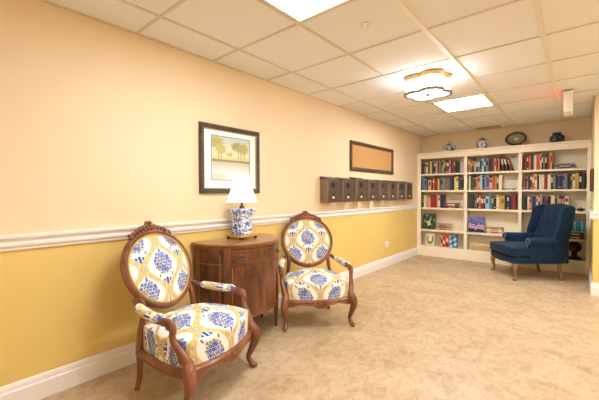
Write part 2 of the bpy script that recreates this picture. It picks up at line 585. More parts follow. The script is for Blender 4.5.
def paint(a, c):
    # a: 0..1 along the picture, c: 0..1 upwards
    def mixc(p, q, t): t = max(0, min(1, t)); return tuple(p[k]+(q[k]-p[k])*t for k in range(3))
    sky = mixc((240, 224, 190), (196, 204, 200), (c-0.5)*2)
    col = sky
    hor = 0.47
    def blob(cx, cy, rx, ry, cc, col, soft=0.35):
        d = sqrt(((a-cx)/rx)**2 + ((c-cy)/ry)**2) + 0.10*sin(a*47+c*31) + 0.08*sin(a*23-c*61)
        return mixc(cc, col, (d-1+soft)/soft*0.9) if d < 1 else col
    if c > hor-0.04:
        for (tx, w_) in ((0.17, 0.012), (0.24, 0.01), (0.68, 0.010), (0.76, 0.009), (0.85, 0.009)):
            if abs(a-tx) < w_ and c < 0.78: col = (146, 130, 92)
        col = blob(0.10, 0.86, 0.22, 0.15, (178, 172, 108), col)
        col = blob(0.22, 0.72, 0.16, 0.14, (196, 184, 112), col)
        col = blob(0.66, 0.80, 0.18, 0.12, (166, 160, 100), col)
        col = blob(0.82, 0.77, 0.17, 0.15, (182, 170, 106), col)
        col = blob(0.45, 0.60, 0.10, 0.06, (196, 184, 120), col)
        if c < hor+0.11:
            col = mixc(col, (206, 188, 118), 0.75*(1-(c-hor)/0.11))
    if c < hor:
        t = (hor-c)/hor
        col = mixc((190, 182, 164), (234, 230, 226), t*1.6)
        col = mixc(col, (150, 150, 140), 0.30*max(0, sin(c*95+2.0*sin(a*7))) * (1-t))
        if t < 0.10: col = (150, 138, 92)
        if t > 0.72 and (a < 0.34 or a > 0.8): col = mixc(col, (176, 160, 110), 0.5*abs(sin(a*90)))
    return rgb(*col)
b = MB()
b.grid(lambda a, c: (0.0095, -AW/2+a*AW, -AH/2+0.012+c*AH), 90, 84, 0, colfn=paint)
b.build('artwork', attr_mat('painted_print', 0.6, spec=0.2), t, smooth=False)
frame_mb(AW+0.012, AH+0.012, 0.007, 0.0125).build('fillet', mat('dark_fillet', (120, 110, 96), 0.5), t, angle=20, loc=(0, 0, 0.012))

CY0, CY1, CZ0, CZ1 = 3.889, 5.227, 1.503, 1.914
M_cfr = mat('dark_bronze_frame', (82, 62, 44), 0.4, metal=0.2, vary=(104, 82, 60), scale=20)
M_cork = mat('cork', (206, 156, 98), 0.9, vary=(190, 138, 82), scale=90, bump=0.3, bump_scale=200)
t = empty('cork_board', (0.0015, (CY0+CY1)/2, (CZ0+CZ1)/2), 0, 'empty cork notice board in a dark frame above the row of mailboxes', 'notice board')
frame_mb(CY1-CY0, CZ1-CZ0, 0.052, 0.032).build('frame', M_cfr, t, angle=20)
b = MB(); b.box(0.001, 0.010, -(CY1-CY0)/2+0.045, (CY1-CY0)/2-0.045, -(CZ1-CZ0)/2+0.045, (CZ1-CZ0)/2-0.045); b.build('cork_panel', M_cork, t, smooth=False)

M_mail = mat('brown_mailbox_metal', (146, 124, 98), 0.5, metal=0.1, vary=(136, 114, 90), scale=14)
M_maild = mat('dark_mailbox_lid', (96, 78, 64), 0.42, metal=0.2)
M_name = mat('mailbox_name_plate', (238, 230, 216), 0.4)
ORD = ['first', 'second', 'third', 'fourth', 'fifth', 'sixth', 'seventh', 'eighth', 'ninth', 'tenth', 'eleventh', 'twelfth', 'thirteenth',
       'fourteenth', 'fifteenth', 'sixteenth', 'seventeenth', 'eighteenth', 'nineteenth', 'twentieth', 'twenty-first', 'twenty-second', 'twenty-third',
       'twenty-fourth', 'twenty-fifth', 'twenty-sixth']
M_maild2 = mat('mailbox_door', (94, 78, 66), 0.4, metal=0.15, vary=(86, 71, 60), scale=12)
M_lock = mat('dark_mailbox_lock', (58, 48, 42), 0.35, metal=0.4)
def mailbox():
    r = empty('mailbox', (0, 0, 0))
    W, D, H = 0.25, 0.115, 0.285
    b = MB(); b.rbox(0.001, D, 0, W, 0, H-0.004, 0.004); b.build('body', M_mail, r)
    b = MB(); b.rbox(D+0.0002, D+0.006, 0.012, W-0.012, 0.010, H-0.012, 0.003); b.build('door', M_maild2, r)
    # sloping lid that overhangs the front
    b = MB(); b.prism([(0.001, H-0.002), (D+0.008, H-0.002), (D+0.010, H+0.004), (D-0.02, H+0.012), (0.001, H+0.036)], -0.006, W+0.006, 'y')
    b.build('lid', M_maild, r, angle=25)
    b = MB(); b.lathe([(0.044, 0), (0.044, 0.004), (0.036, 0.009), (0.020, 0.011), (0.001, 0.0115)], (0, 0, 0), 24, M=Matrix.Translation((D+0.0063, W/2-0.022, H-0.065)) @ Matrix.Rotation(pi/2, 4, 'Y'))
    b.build('round_emblem', M_lock, r)
    b = MB(); b.box(0.0002, 0.0009, 0.02, W-0.02, 0.02, H-0.02); b.build('wall_mount', M_maild, r, smooth=False)
    b = MB(); b.ball((D+0.0068, W/2-0.015, 0.062), (0.003, 0.026, 0.014), nu=16); b.build('name_plate', M_name, r)
    b = MB(); b.lathe([(0.012, 0), (0.012, 0.010), (0.008, 0.014), (0.001, 0.015)], (0, 0, 0), 14, M=Matrix.Translation((D+0.0063, W/2-0.015, 0.105)) @ Matrix.Rotation(pi/2, 4, 'Y'))
    b.build('lock', M_lock, r)
    return r
mproto = mailbox()
mail_lab = ['brown metal mailbox at the left end of the wall row, nearest the armchair',
            'second brown metal mailbox from the left in the row on the wall',
            'third brown metal mailbox from the left, standing slightly taller than its neighbours',
            'fourth brown metal mailbox from the left, under the left half of the cork board',
            'fifth brown metal mailbox from the left in the row under the cork board',
            'sixth brown metal mailbox from the left in the row on the wall',
            'seventh brown metal mailbox from the left, second from the bookcase end',
            'brown metal mailbox at the right end of the row, nearest the bookcase']
for k in range(8):
    o = mproto if k == 0 else copy_tree(mproto)
    o.location = (0.0, 3.217+0.3365*k, 1.078)
    if k == 2: o.scale = (1.0, 1.0, 1.05)
    tag(o, mail_lab[k], 'mailbox', 'brown mailboxes in a row on the wall')

t = empty('wall_outlet', (0.0015, 5.029, 0.352), 0, 'small round white outlet cover low on the yellow wall', 'outlet')
Mx = Matrix.Rotation(pi/2, 4, 'Y')
b = MB(); b.lathe([(0.058, 0), (0.058, 0.006), (0.050, 0.010), (0.001, 0.011)], (0, 0, 0), 28, M=Mx); b.build('cover_plate', M_white, t)
b = MB(); b.lathe([(0.03, 0.0105), (0.03, 0.020), (0.026, 0.024), (0.001, 0.025)], (0, 0, 0), 24, M=Mx); b.build('socket', M_white, t)

t = empty('small_framed_picture', (XR-0.001, 5.30, 1.337), pi, 'dark brown frame on the short right wall, seen nearly edge-on at the photo edge', 'picture')
frame_mb(0.26, 0.265, 0.04, 0.034).build('frame', mat('dark_brown_frame', (84, 52, 26), 0.45), t, angle=20)
b = MB(); b.box(0.0015, 0.008, -0.095, 0.095, -0.0975, 0.0975); b.build('mat_board', M_mat, t, smooth=False)

# ------------------------------------------------------------------ woven ogee fabric
C_ground, C_gold, C_goldlt = (246, 241, 230), (222, 188, 110), (234, 212, 152)
C_blue, C_blue2, C_taupe = (64, 90, 168), (104, 128, 190), (128, 112, 116)
C_pale = (222, 222, 226)
def fabric(u, v, PX=0.30, PYY=0.315):
    """ogee lattice with flower medallions; u across, v up, metres"""
    best = None
    for col_ in (0, 1):
        uu = (u + PX/2*col_ + PX/2) % PX - PX/2
        vv = (v + PYY/2*col_ + PYY/2) % PYY - PYY/2
        xb = PX/4 + PX/4*0.86*cos(2*pi*vv/PYY)
        d = xb - abs(uu)
        if best is None or d > best[0]:
            best = (d, uu, vv)
    d, x, y = best
    band = 0.020
    if d < band:
        if d < band*0.35: 
            # dotted vein in the band
            if (int((y+10)/0.018) % 2) and d < 0.004: return C_blue2
            return C_goldlt
        return C_gold
    if d < band+0.004: return C_goldlt
    # medallion of petals
    ym = y-0.012
    rr = sqrt((x/0.070)**2 + ((ym if ym < 0 else ym*0.9)/0.068)**2)
    th = atan2(ym, x)
    edge = 1 + 0.05*cos(9*th)
    if rr < edge:
        # six-petalled blossoms on a hexagonal net with pale veins between
        sc = 0.0225
        gx, gy = x/sc, ym/(sc*0.866)
        ro = round(gy); ox = 0.5 if ro % 2 else 0.0
        cxp = round(gx-ox)+ox
        h = sin(cxp*12.9+ro*78.2)*43758.5; h -= math.floor(h)
        h2 = sin(cxp*39.3+ro*11.1)*24634.6; h2 -= math.floor(h2)
        lx, ly = (gx-cxp+0.22*(h-0.5))*sc, (gy-ro+0.22*(h2-0.5))*sc*0.866
        dd = sqrt(lx*lx+ly*ly)
        pet = (0.0088+0.0034*h2)*(1+0.24*cos(5*atan2(ly, lx)+6.28*h))
        if dd < 0.0022: return C_pale
        if dd < pet:
            return C_taupe if h < 0.22+0.25*(rr > 0.75) else (C_blue2 if h > 0.85 else C_blue)
        return C_pale if rr < 0.85 else C_ground
    # finial above
    if abs(x) < 0.011*(1-(y-0.080)/0.05) and 0.080 < y < 0.125: return C_blue2 if int(y/0.008) % 2 else C_taupe
    # leafy triangle below
    yl = y+0.088
    if -0.042 < yl < 0.012:
        w = 0.034*(1+yl/0.042*0.9) if yl < 0 else 0.034*(1-yl/0.012)
        if abs(x) < w and not (abs(abs(x)-0.012) < 0.003): return C_blue
    # small sprigs
    if abs(abs(x)-0.050) < 0.006 and abs(y+0.062) < 0.009: return C_taupe
    return C_ground
def fab(u, v): return rgb(*fabric(u, v))
M_fab = attr_mat('ogee_fabric', 0.9, weave=0.3, spec=0.2)
M_walnut = wood('carved_walnut', (96, 50, 27), (152, 92, 56), 0.32, 9.0, (1, 1, 0.25), 5)
M_piping = mat('gold_gimp_trim', (206, 164, 80), 0.7)

def parlor_chair():
    """X forward, Y sitter's left, origin on the floor between the front feet"""
    r = empty('parlor_armchair', (0, 0, 0))
    # ---- seat upholstery
    A, Btop = 0.44, 0.285
    def seat_xyz(a, c):
        s, t_ = a*2-1, c*2-1
        rho = max(abs(s), abs(t_), 1e-6)
        ds, dt = s/rho, t_/rho
        e = rho*A
        if e <= Btop:
            k = e/Btop*0.955; dz = 0.0
        else:
            q = e-Btop
            if q < 0.04:
                an = q/0.04*pi/2; k = 0.955+0.045*sin(an); dz = -0.026*(1-cos(an))
            else:
                k = 1.0; dz = -0.026-(q-0.04)*1.08
        s1, t1 = ds*k, dt*k
        kk = 0.42
        s2 = s1*sqrt(1-kk*t1*t1/2); t2 = t1*sqrt(1-kk*s1*s1/2)
        f = (s2+1)/2
        x = -0.45+f*0.455 + 0.05*(1-t2*t2)*max(0, s2)
        y = t2*(0.245+0.068*f)
        z = 0.406+dz+0.068*max(0, (1-(ds*min(k, 1))**2)*(1-(dt*min(k, 1))**2))*(1.0 if e <= Btop else 0.25)
        if e > Btop:
            z = 0.406+dz
        return (x, y, max(z, 0.262))
    def seat_col(a, c):
        s, t_ = a*2-1, c*2-1
        return fab(t_*0.365+0.15, s*0.365-0.01)
    b = MB(); b.grid(seat_xyz, 250, 250, 0, colfn=seat_col)
    seat = b.build('seat', M_fab, r, angle=180)
    # gimp braid along the bottom of the upholstery
    # ---- seat rail: front apron (carved, serpentine), sides and back
    def outline(f_, t2, grow=0.0):
        x = -0.45+f_*0.455+0.05*(1-t2*t2)*max(0, 2*f_-1)
        return x
    b = MB()
    n = 36
    vs, fs = [], []
    for i in range(n+1):
        t2 = -1+2*i/n
        x = 0.005 - 0.018*abs(t2)**6 + 0.05*(1-t2*t2)
        y = 0.295*t2
        zb = 0.205 + 0.040*abs(cos(pi*t2*1.0))**1.5*0 + 0.03*(1-cos(2*pi*(abs(t2)-0.0)))*0.5 - 0.012*(1-abs(t2))
        zt = 0.272
        for (dx, z) in ((0.012, zt), (0.020, zt-0.012), (0.014, zb+0.012), (0.018, zb+0.004), (0.010, zb), (-0.016, zb), (-0.016, zt)):
            vs.append((x+dx, y, z))
    m_ = 7
    for i in range(n):
        for j in range(m_):
            j2 = (j+1) % m_
            fs.append((i*m_+j, i*m_+j2, (i+1)*m_+j2, (i+1)*m_+j))
    fs += [tuple(range(m_)), tuple(n*m_+j for j in range(m_))]
    b.add(vs, fs)
    # carved leaf spray on the apron
    for sy in (-1, 1):
        for k in range(5):
            y = sy*(0.018+0.026*k)
            b.ball((0.068-0.9*y*y, y, 0.232+0.010*(k % 2)), (0.008, 0.017, 0.010), M=Matrix.Rotation(sy*0.5, 3, 'X'))
    b.ball((0.070, 0, 0.236), (0.012, 0.016, 0.016))
    b.build('apron', M_walnut, r, angle=35)
    for sy in (-1, 1):
        b = MB()
        b.tube([(-0.01, sy*0.300, 0.245), (-0.16, sy*0.291, 0.236), (-0.32, sy*0.268, 0.246), (-0.45, sy*0.238, 0.25)], [(0.030, 0.016)]*4, 10, up=(0, 0, 1))
        b.build('side_rail', M_walnut, r)
    b = MB(); b.tube([(-0.452, -0.23, 0.25), (-0.458, 0, 0.25), (-0.452, 0.23, 0.25)], [(0.028, 0.014)]*3, 10, up=(0, 0, 1)); b.build('back_rail', M_walnut, r)
    # ---- front cabriole legs
    for sy in (-1, 1):
        b = MB()
        b.tube([(-0.015, sy*0.288, 0.315), (0.006, sy*0.298, 0.275), (0.024, sy*0.310, 0.232), (0.022, sy*0.310, 0.19), (0.000, sy*0.298, 0.13), (-0.020, sy*0.288, 0.075),
                (-0.006, sy*0.295, 0.040), (0.008, sy*0.302, 0.020), (0.014, sy*0.305, 0.012)],
               [(0.026, 0.024), (0.036, 0.033), (0.037, 0.034), (0.031, 0.029), (0.022, 0.021), (0.017, 0.016), (0.018, 0.017), (0.022, 0.020), (0.012, 0.011)], 12, k=5)
        # scroll toe and knee carving
        b.ball((0.014, sy*0.305, 0.020), (0.026, 0.020, 0.020))
        for k in range(3):
            b.ball((0.044-0.006*k, sy*(0.316-0.003*k), 0.262-0.034*k), (0.010, 0.014, 0.022))
        b.build('front_leg', M_walnut, r)
    # ---- rear legs
    for sy in (-1, 1):
        b = MB()
        b.tube([(-0.440, sy*0.205, 0.46), (-0.444, sy*0.222, 0.36), (-0.446, sy*0.228, 0.27), (-0.448, sy*0.226, 0.18), (-0.462, sy*0.222, 0.08), (-0.490, sy*0.218, 0.0)],
               [(0.018, 0.016), (0.022, 0.020), (0.026, 0.022), (0.021, 0.018), (0.017, 0.015), (0.016, 0.014)], 10)
        b.build('rear_leg', M_walnut, r)
    # ---- oval back
    def bx(z): return -0.430-0.40*(z-0.45)
    zc, hw, hh = 0.697, 0.252, 0.230
    slope = atan2(0.30, 1.0)
    def oval(ph, w, h):
        y = w*sin(ph)*(1+0.05*cos(ph)); z = zc+h*cos(ph)
        return (bx(z), y, z)
    b = MB()
    K = 40
    b.tube([oval(2*pi*k/K, hw, hh) for k in range(K)], [(0.019, 0.021)]*K, 12, k=2, closed=True, up=(0.955, 0, 0.29))
    b.tube([tuple(Vector(oval(2*pi*k/K, hw+0.004, hh+0.004))+Vector((0.016, 0, 0.005))) for k in range(K)], 0.008, 8, k=2, closed=True)
    # shoulder stiles joining the ring to the rear legs
    for sy in (-1, 1):
        b.tube([oval(pi-sy*0.95, hw, hh), (-0.445, sy*0.200, 0.505), (-0.440, sy*0.207, 0.45)], [(0.020, 0.024), (0.020, 0.020), (0.020, 0.018)], 10)
    ring = b.build('back_frame', M_walnut, r)
    # carved crest: flower, leaves and scrolls
    b = MB()
    def onb(y, z, off=0.0): return Vector((bx(z)+off, y, z))
    def ringz(y): return zc+hh*sqrt(max(0, 1-(y/hw)**2))
    zt = zc+hh+0.026
    for k in range(6):
        a = 2*pi*k/6
        b.ball(onb(0.024*cos(a), zt+0.024+0.020*sin(a), 0.012), (0.014, 0.016, 0.014))
    b.ball(onb(0, zt+0.024, 0.024), 0.012)
    for sy in (-1, 1):
        for k in range(5):
            y = sy*(0.046+0.028*k)
            zz = ringz(y)+0.030
            b.ball(onb(y, zz+0.012-0.002*k, 0.008), (0.013, 0.021, 0.017-0.0015*k), M=Matrix.Rotation(-sy*(0.7+0.1*k), 3, 'X'))
            b.ball(onb(y-sy*0.010, zz-0.006, 0.014), (0.011, 0.012, 0.010))
        pts = [onb(sy*(0.150+0.018*cos(a)*(1-a/9)), ringz(sy*0.150)+0.030+0.018*sin(a)*(1-a/9), 0.004) for a in [0.7*k for k in range(8)]]
        b.tube([onb(sy*0.10, ringz(sy*0.10)+0.028), onb(sy*0.13, ringz(sy*0.13)+0.040)]+pts[1:], [0.010]*9, 8, k=3)
    b.build('carved_crest', M_walnut, ring)
    # upholstered oval panel, front and back
    def pad(side):
        def fn(a, c):
            s, t_ = a*2-1, c*2-1
            y0, z0 = t_*sqrt(1-s*s/2), s*sqrt(1-t_*t_/2)
            rr = min(1, y0*y0+z0*z0)
            z = zc+z0*(hh-0.008); y = y0*(hw-0.008)*(1+0.05*z0)
            off = side*(0.006+0.040*(1-rr)**0.8)
            return (bx(z)+off*0.955, y, z+off*0.29)
        def cf(a, c):
            s, t_ = a*2-1, c*2-1
            return fab(t_*sqrt(1-s*s/2)*0.245, s*sqrt(1-t_*t_/2)*0.222-0.012)
        return fn, cf
    b = MB()
    fn, cf = pad(1); b.grid(fn, 170, 170, 0, colfn=cf)
    fn, cf = pad(-1); b.grid(lambda a, c: fn(a, c), 60, 60, 0, colfn=cf)
    pad_o = b.build('back_cushion', M_fab, r, angle=180)
    b = MB(); b.tube([tuple(Vector(oval(2*pi*k/K, hw-0.017, hh-0.017))+Vector((0.016, 0, 0.004))) for k in range(K)], 0.006, 8, k=2, closed=True)
    b.build('gimp_trim', M_piping, pad_o)
    # ---- arms with scrolled ends, posts and upholstered pads
    for sy in (-1, 1):
        b = MB()
        b.tube([(-0.474, sy*0.236, 0.555), (-0.415, sy*0.262, 0.530), (-0.34, sy*0.290, 0.512), (-0.25, sy*0.308, 0.505), (-0.16, sy*0.318, 0.508), (-0.105, sy*0.321, 0.503),
                (-0.080, sy*0.321, 0.478), (-0.084, sy*0.321, 0.440), (-0.070, sy*0.318, 0.400), (-0.036, sy*0.308, 0.355), (-0.010, sy*0.296, 0.310), (-0.006, sy*0.292, 0.270)],
               [(0.018, 0.016), (0.018, 0.016), (0.018, 0.018), (0.019, 0.020), (0.022, 0.021), (0.024, 0.022), (0.021, 0.020), (0.018, 0.017), (0.020, 0.018), (0.024, 0.021), (0.028, 0.024), (0.026, 0.024)], 12)
        b.ball((-0.098, sy*0.321, 0.497), (0.032, 0.025, 0.029))
        b.ball((-0.036, sy*0.314, 0.335), (0.016, 0.014, 0.036))
        arm = b.build('arm', M_walnut, r)
        b = MB()
        P = catmull([(-0.415, sy*0.267, 0.542), (-0.34, sy*0.290, 0.529), (-0.25, sy*0.308, 0.523), (-0.150, sy*0.318, 0.526)], 12)
        L_ = len(P)-1
        def arm_fn(a, c, P=P, L_=L_):
            i = min(L_, int(round(a*L_)))
            p = P[i]
            th = 2*pi*c
            e = sqrt(max(0.0, 1-abs(2*a-1)**8))
            return (p.x, p.y+0.033*e*cos(th), p.z-0.004+0.025*e*sin(th))
        b.grid(arm_fn, L_, 40, 0, colfn=lambda a, c: fab(c*0.20+0.06, a*0.24-0.10))
        b.build('arm_pad', M_fab, arm, angle=180)
    return r

chair_a = parlor_chair()
chair_a.location = (0.768, 1.216, 0); chair_a.rotation_euler = (0, 0, radians(15))
tag(chair_a, 'carved oval-back armchair in blue and gold fabric, nearest the camera, left of the cabinet', 'armchair', 'patterned oval-back armchairs')
chair_b = copy_tree(chair_a)
chair_b.location = (0.656, 2.32, 0); chair_b.rotation_euler = (0, 0, radians(-39.8))
tag(chair_b, 'carved oval-back armchair in blue and gold fabric, farther away, right of the cabinet', 'armchair', 'patterned oval-back armchairs')

# ------------------------------------------------------------------ demilune cabinet
M_mah = wood('flame_mahogany', (50, 24, 12), (126, 70, 37), 0.30, 5.0, (1.6, 1.6, 0.45), 9, coat=0.35)
M_mah2 = wood('mahogany_frame', (84, 44, 22), (128, 74, 42), 0.32, 8.0, (1, 1, 0.3), 5, coat=0.35)
M_mtop = wood('mahogany_top', (138, 92, 58), (176, 126, 84), 0.28, 5.0, (0.5, 3, 1), 5, coat=0.4)
M_inlay = mat('satinwood_inlay', (134, 82, 46), 0.35)
M_brass = mat('aged_brass', (96, 78, 56), 0.38, metal=0.7)
M_dkwood = mat('dark_leg_wood', (74, 42, 24), 0.4)
M_string = mat('light_stringing', (178, 112, 60), 0.35)
cab = empty('demilune_cabinet', (0.024, 1.856, 0), 0, 'half-round mahogany cabinet with one long drawer between the two patterned armchairs', 'cabinet')
CA, CBX, CNX = 0.385, 0.43, 2.08
def ce(th, grow=0.0):
    """th 0..pi from the left end to the right end; returns x (out of wall), y"""
    s, c = sin(th), cos(th)
    x = (CBX+grow)*abs(s)**(2/CNX)
    y = -(CA+grow)*(abs(c)**(2/CNX))*(1 if c > 0 else -1)
    return x, y
def curved(b, t0, t1, z0, z1, o0, o1, n=24, m=0):
    """curved slab between angles; z0/z1 may be functions of 0..1"""
    f0 = z0 if callable(z0) else (lambda q: z0)
    f1 = z1 if callable(z1) else (lambda q: z1)
    vs, fs = [], []
    for i in range(n+1):
        q = i/n
        th = t0+(t1-t0)*q
        xi, yi = ce(th, o0); xo, yo = ce(th, o1)
        vs += [(xi, yi, f0(q)), (xo, yo, f0(q)), (xo, yo, f1(q)), (xi, yi, f1(q))]
    for i in range(n):
        for j in range(4):
            j2 = (j+1) % 4
            fs.append((i*4+j, i*4+j2, (i+1)*4+j2, (i+1)*4+j))
    fs += [(0, 1, 2, 3), (n*4, n*4+1, n*4+2, n*4+3)]
    b.add(vs, fs, m)
def half(b, z0, z1, grow, m=0, n=48):
    pts = [ce(pi*i/n, grow) for i in range(n+1)]
    b.prism(pts, z0, z1, 'z', m)
ZB, ZT = 0.240, 0.776
b = MB(); half(b, ZB, ZT, -0.014); b.build('carcass', M_mah2, cab, angle=30)
b = MB(); half(b, ZT+0.0005, 0.786, 0.004); half(b, 0.7865, 0.802, 0.014)
b.build('top', M_mtop, cab, angle=30, bevel=0.003)
b = MB(); curved(b, 0.02, pi-0.02, ZT-0.012, ZT-0.001, -0.013, 0.003, 48); curved(b, 0.02, pi-0.02, 0.638, 0.645, -0.013, 0.0015, 48)
b.build('inlay_band', M_inlay, cab, angle=30)
TL, TR = 0.78, pi-0.78          # angles of the front posts
W_ = 0.075
# side panels and their frames
for (a0, a1) in ((0.10, TL-W_), (TR+W_, pi-0.10)):
    b = MB(); curved(b, a0, a1, ZB+0.02, 0.765, -0.013, -0.002, 20); sp = b.build('side_panel', M_mah, cab, angle=30)
    b = MB()
    curved(b, a0+0.06, a0+0.085, ZB+0.06, 0.72, -0.010, -0.0005, 3); curved(b, a1-0.085, a1-0.06, ZB+0.06, 0.72, -0.010, -0.0005, 3)
    b.build('inlay_line', M_inlay, sp, angle=30)
# drawer above the door
b = MB(); curved(b, TL+W_, TR-W_, 0.648, 0.758, -0.013, 0.000, 30); dr = b.build('drawer', M_mah, cab, angle=30)
b = MB()
curved(b, TL+W_+0.015, TR-W_-0.015, 0.746, 0.750, -0.010, 0.0012, 30); curved(b, TL+W_+0.015, TR-W_-0.015, 0.656, 0.660, -0.010, 0.0012, 30)
b.build('inlay_line', M_inlay, dr, angle=30)
for th in (1.06, pi-1.06):
    kx, ky = ce(th, 0.0)
    Mk = Matrix.Translation((kx, ky, 0.700)) @ Matrix.Rotation(atan2(ky/CA, kx/CBX)*0.95, 4, 'Z')
    b = MB(); b.lathe([(1.0, -0.004), (0.96, 0.002), (0.7, 0.005), (0.001, 0.006)], (0, 0, 0), 22, M=Mk @ Matrix.Rotation(pi/2, 4, 'Y') @ Matrix.Diagonal((0.020, 0.034, 1, 1)))
    b.tube([Mk @ Vector(q) for q in ((0.004, -0.024, 0.004), (0.016, -0.018, -0.008), (0.019, 0, -0.013), (0.016, 0.018, -0.008), (0.004, 0.024, 0.004))], 0.0035, 8)
    b.build('handle', M_brass, dr)
# door
b = MB(); curved(b, TL+W_, TR-W_, ZB+0.012, 0.634, -0.013, -0.001, 30); do = b.build('door', M_mah, cab, angle=30)
b = MB()
for (p, q) in ((TL+W_+0.012, TL+W_+0.030), (TR-W_-0.060, TR-W_-0.020), (TR-W_-0.36, TR-W_-0.325)):
    curved(b, p, q, ZB+0.03, 0.622, -0.010, 0.0012, 3)
b.build('inlay_line', M_string, do, angle=30)
# shaped lower apron
b = MB(); curved(b, 0.10, pi-0.10, lambda q: ZB-0.022+0.014*abs(cos(3*pi*q)), ZB+0.012, -0.014, 0.001, 60); b.build('apron', M_mah2, cab, angle=30)
# posts running down into tapered legs
for th in (TL, TR):
    x, y = ce(th, -0.012)
    b = MB()
    an = atan2(y/CA, x/CBX)
    Mz = Matrix.Translation((x, y, 0)) @ Matrix.Rotation(an, 4, 'Z')
    prof = [(0.0, 0.011), (0.05, 0.013), (0.14, 0.019), (0.20, 0.021), (0.775, 0.021)]
    vs, fs = [], []
    for (z, w) in prof:
        for (p, q) in ((-w, -w*1.3), (w, -w*1.3), (w, w*1.3), (-w, w*1.3)):
            vs.append(Mz @ Vector((p-0.003, q, z)))
    for i in range(len(prof)-1):
        for j in range(4):
            fs.append((i*4+j, i*4+(j+1) % 4, (i+1)*4+(j+1) % 4, (i+1)*4+j))
    fs += [(0, 1, 2, 3), tuple((len(prof)-1)*4+j for j in range(4))]
    b.add(vs, fs)
    b.build('front_leg', M_mah2, cab, smooth=False, bevel=0.003)
for sy in (-1, 1):
    b = MB(); b.tube([(0.035, sy*0.340, 0.226), (0.035, sy*0.340, 0.10), (0.035, sy*0.340, 0.0)], [0.022, 0.018, 0.013], 4, k=2)
    b.build('rear_leg', M_dkwood, cab, smooth=False)

# ------------------------------------------------------------------ lamp on the cabinet
def porcelain():
    m = bpy.data.materials.new('blue_white_porcelain'); m.use_nodes = True
    nt = m.node_tree; L = nt.links; b = nt.nodes['Principled BSDF']
    b.inputs['Roughness'].default_value = 0.15
    tc = nt.nodes.new('ShaderNodeTexCoord')
    v = nt.nodes.new('ShaderNodeTexVoronoi'); v.feature = 'DISTANCE_TO_EDGE'; v.inputs['Scale'].default_value = 34
    n = nt.nodes.new('ShaderNodeTexNoise'); n.inputs['Scale'].default_value = 20; n.inputs['Detail'].default_value = 5
    ad = nt.nodes.new('ShaderNodeMixRGB'); ad.blend_type = 'ADD'; ad.inputs[0].default_value = 0.06
    L.new(tc.outputs['Object'], n.inputs['Vector'])
    L.new(tc.outputs['Object'], ad.inputs[1]); L.new(n.outputs['Color'], ad.inputs[2])
    L.new(ad.outputs[0], v.inputs['Vector'])
    r1 = nt.nodes.new('ShaderNodeValToRGB'); r1.color_ramp.elements[0].position = 0.05; r1.color_ramp.elements[1].position = 0.10
    r1.color_ramp.elements[0].color = rgb(62, 102, 182); r1.color_ramp.elements[1].color = rgb(238, 242, 246)
    L.new(v.outputs['Distance'], r1.inputs['Fac'])
    r2 = nt.nodes.new('ShaderNodeValToRGB'); r2.color_ramp.elements[0].position = 0.50; r2.color_ramp.elements[1].position = 0.56
    L.new(n.outputs['Fac'], r2.inputs['Fac'])
    mx = nt.nodes.new('ShaderNodeMixRGB'); L.new(r2.outputs['Color'], mx.inputs[0]); L.new(r1.outputs['Color'], mx.inputs[1])
    mx.inputs[2].default_value = rgb(74, 116, 196)
    L.new(mx.outputs[0], b.inputs['Base Color'])
    return m
M_porc = porcelain()
M_shadef = mat('pleated_white_shade', (250, 246, 238), 0.8, emit=(255, 244, 226), emit_strength=0.6)
lamp = empty('table_lamp', (0.158, 1.870, 0.8025), 0, 'blue and white porcelain table lamp with white pleated shade on the cabinet', 'lamp')
LB_ = 0.0
b = MB()
b.rbox(-0.102, 0.102, -0.102, 0.102, 0.020, 0.034, 0.004); b.rbox(-0.084, 0.084, -0.084, 0.084, 0.034, 0.042, 0.003)
base = b.build('base', M_gold, lamp)
for sx in (-1, 1):
    for sy in (-1, 1):
        b = MB(); b.lathe([(0.010, 0), (0.015, 0.005), (0.011, 0.012), (0.014, 0.0205)], (sx*0.082, sy*0.082, 0), 12)
        b.build('foot', M_dkwood, base)
# square flared vase
b = MB()
prof = [(0.072, 0.0425), (0.074, 0.052), (0.069, 0.070), (0.069, 0.120), (0.075, 0.180), (0.086, 0.225), (0.096, 0.240), (0.097, 0.256), (0.089, 0.260), (0.030, 0.262)]
vs, fs = [], []
NS = 32
def sq(th, r, p=5.0):
    c, s = cos(th), sin(th)
    d = (abs(c)**p+abs(s)**p)**(-1/p)
    return r*d*c, r*d*s
for (rr, z) in prof:
    for j in range(NS):
        x, y = sq(2*pi*j/NS, rr)
        vs.append((x, y, z))
for i in range(len(prof)-1):
    for j in range(NS):
        j2 = (j+1) % NS
        fs.append((i*NS+j, i*NS+j2, (i+1)*NS+j2, (i+1)*NS+j))
fs += [tuple(range(NS-1, -1, -1)), tuple((len(prof)-1)*NS+j for j in range(NS))]
b.add(vs, fs); b.build('vase_body', M_porc, lamp, angle=40)
b = MB(); b.lathe([(0.022, 0.2625), (0.020, 0.282), (0.010, 0.288), (0.010, 0.320), (0.018, 0.325), (0.018, 0.365), (0.001, 0.368)], (0, 0, 0), 14); b.build('socket', M_brass, lamp)
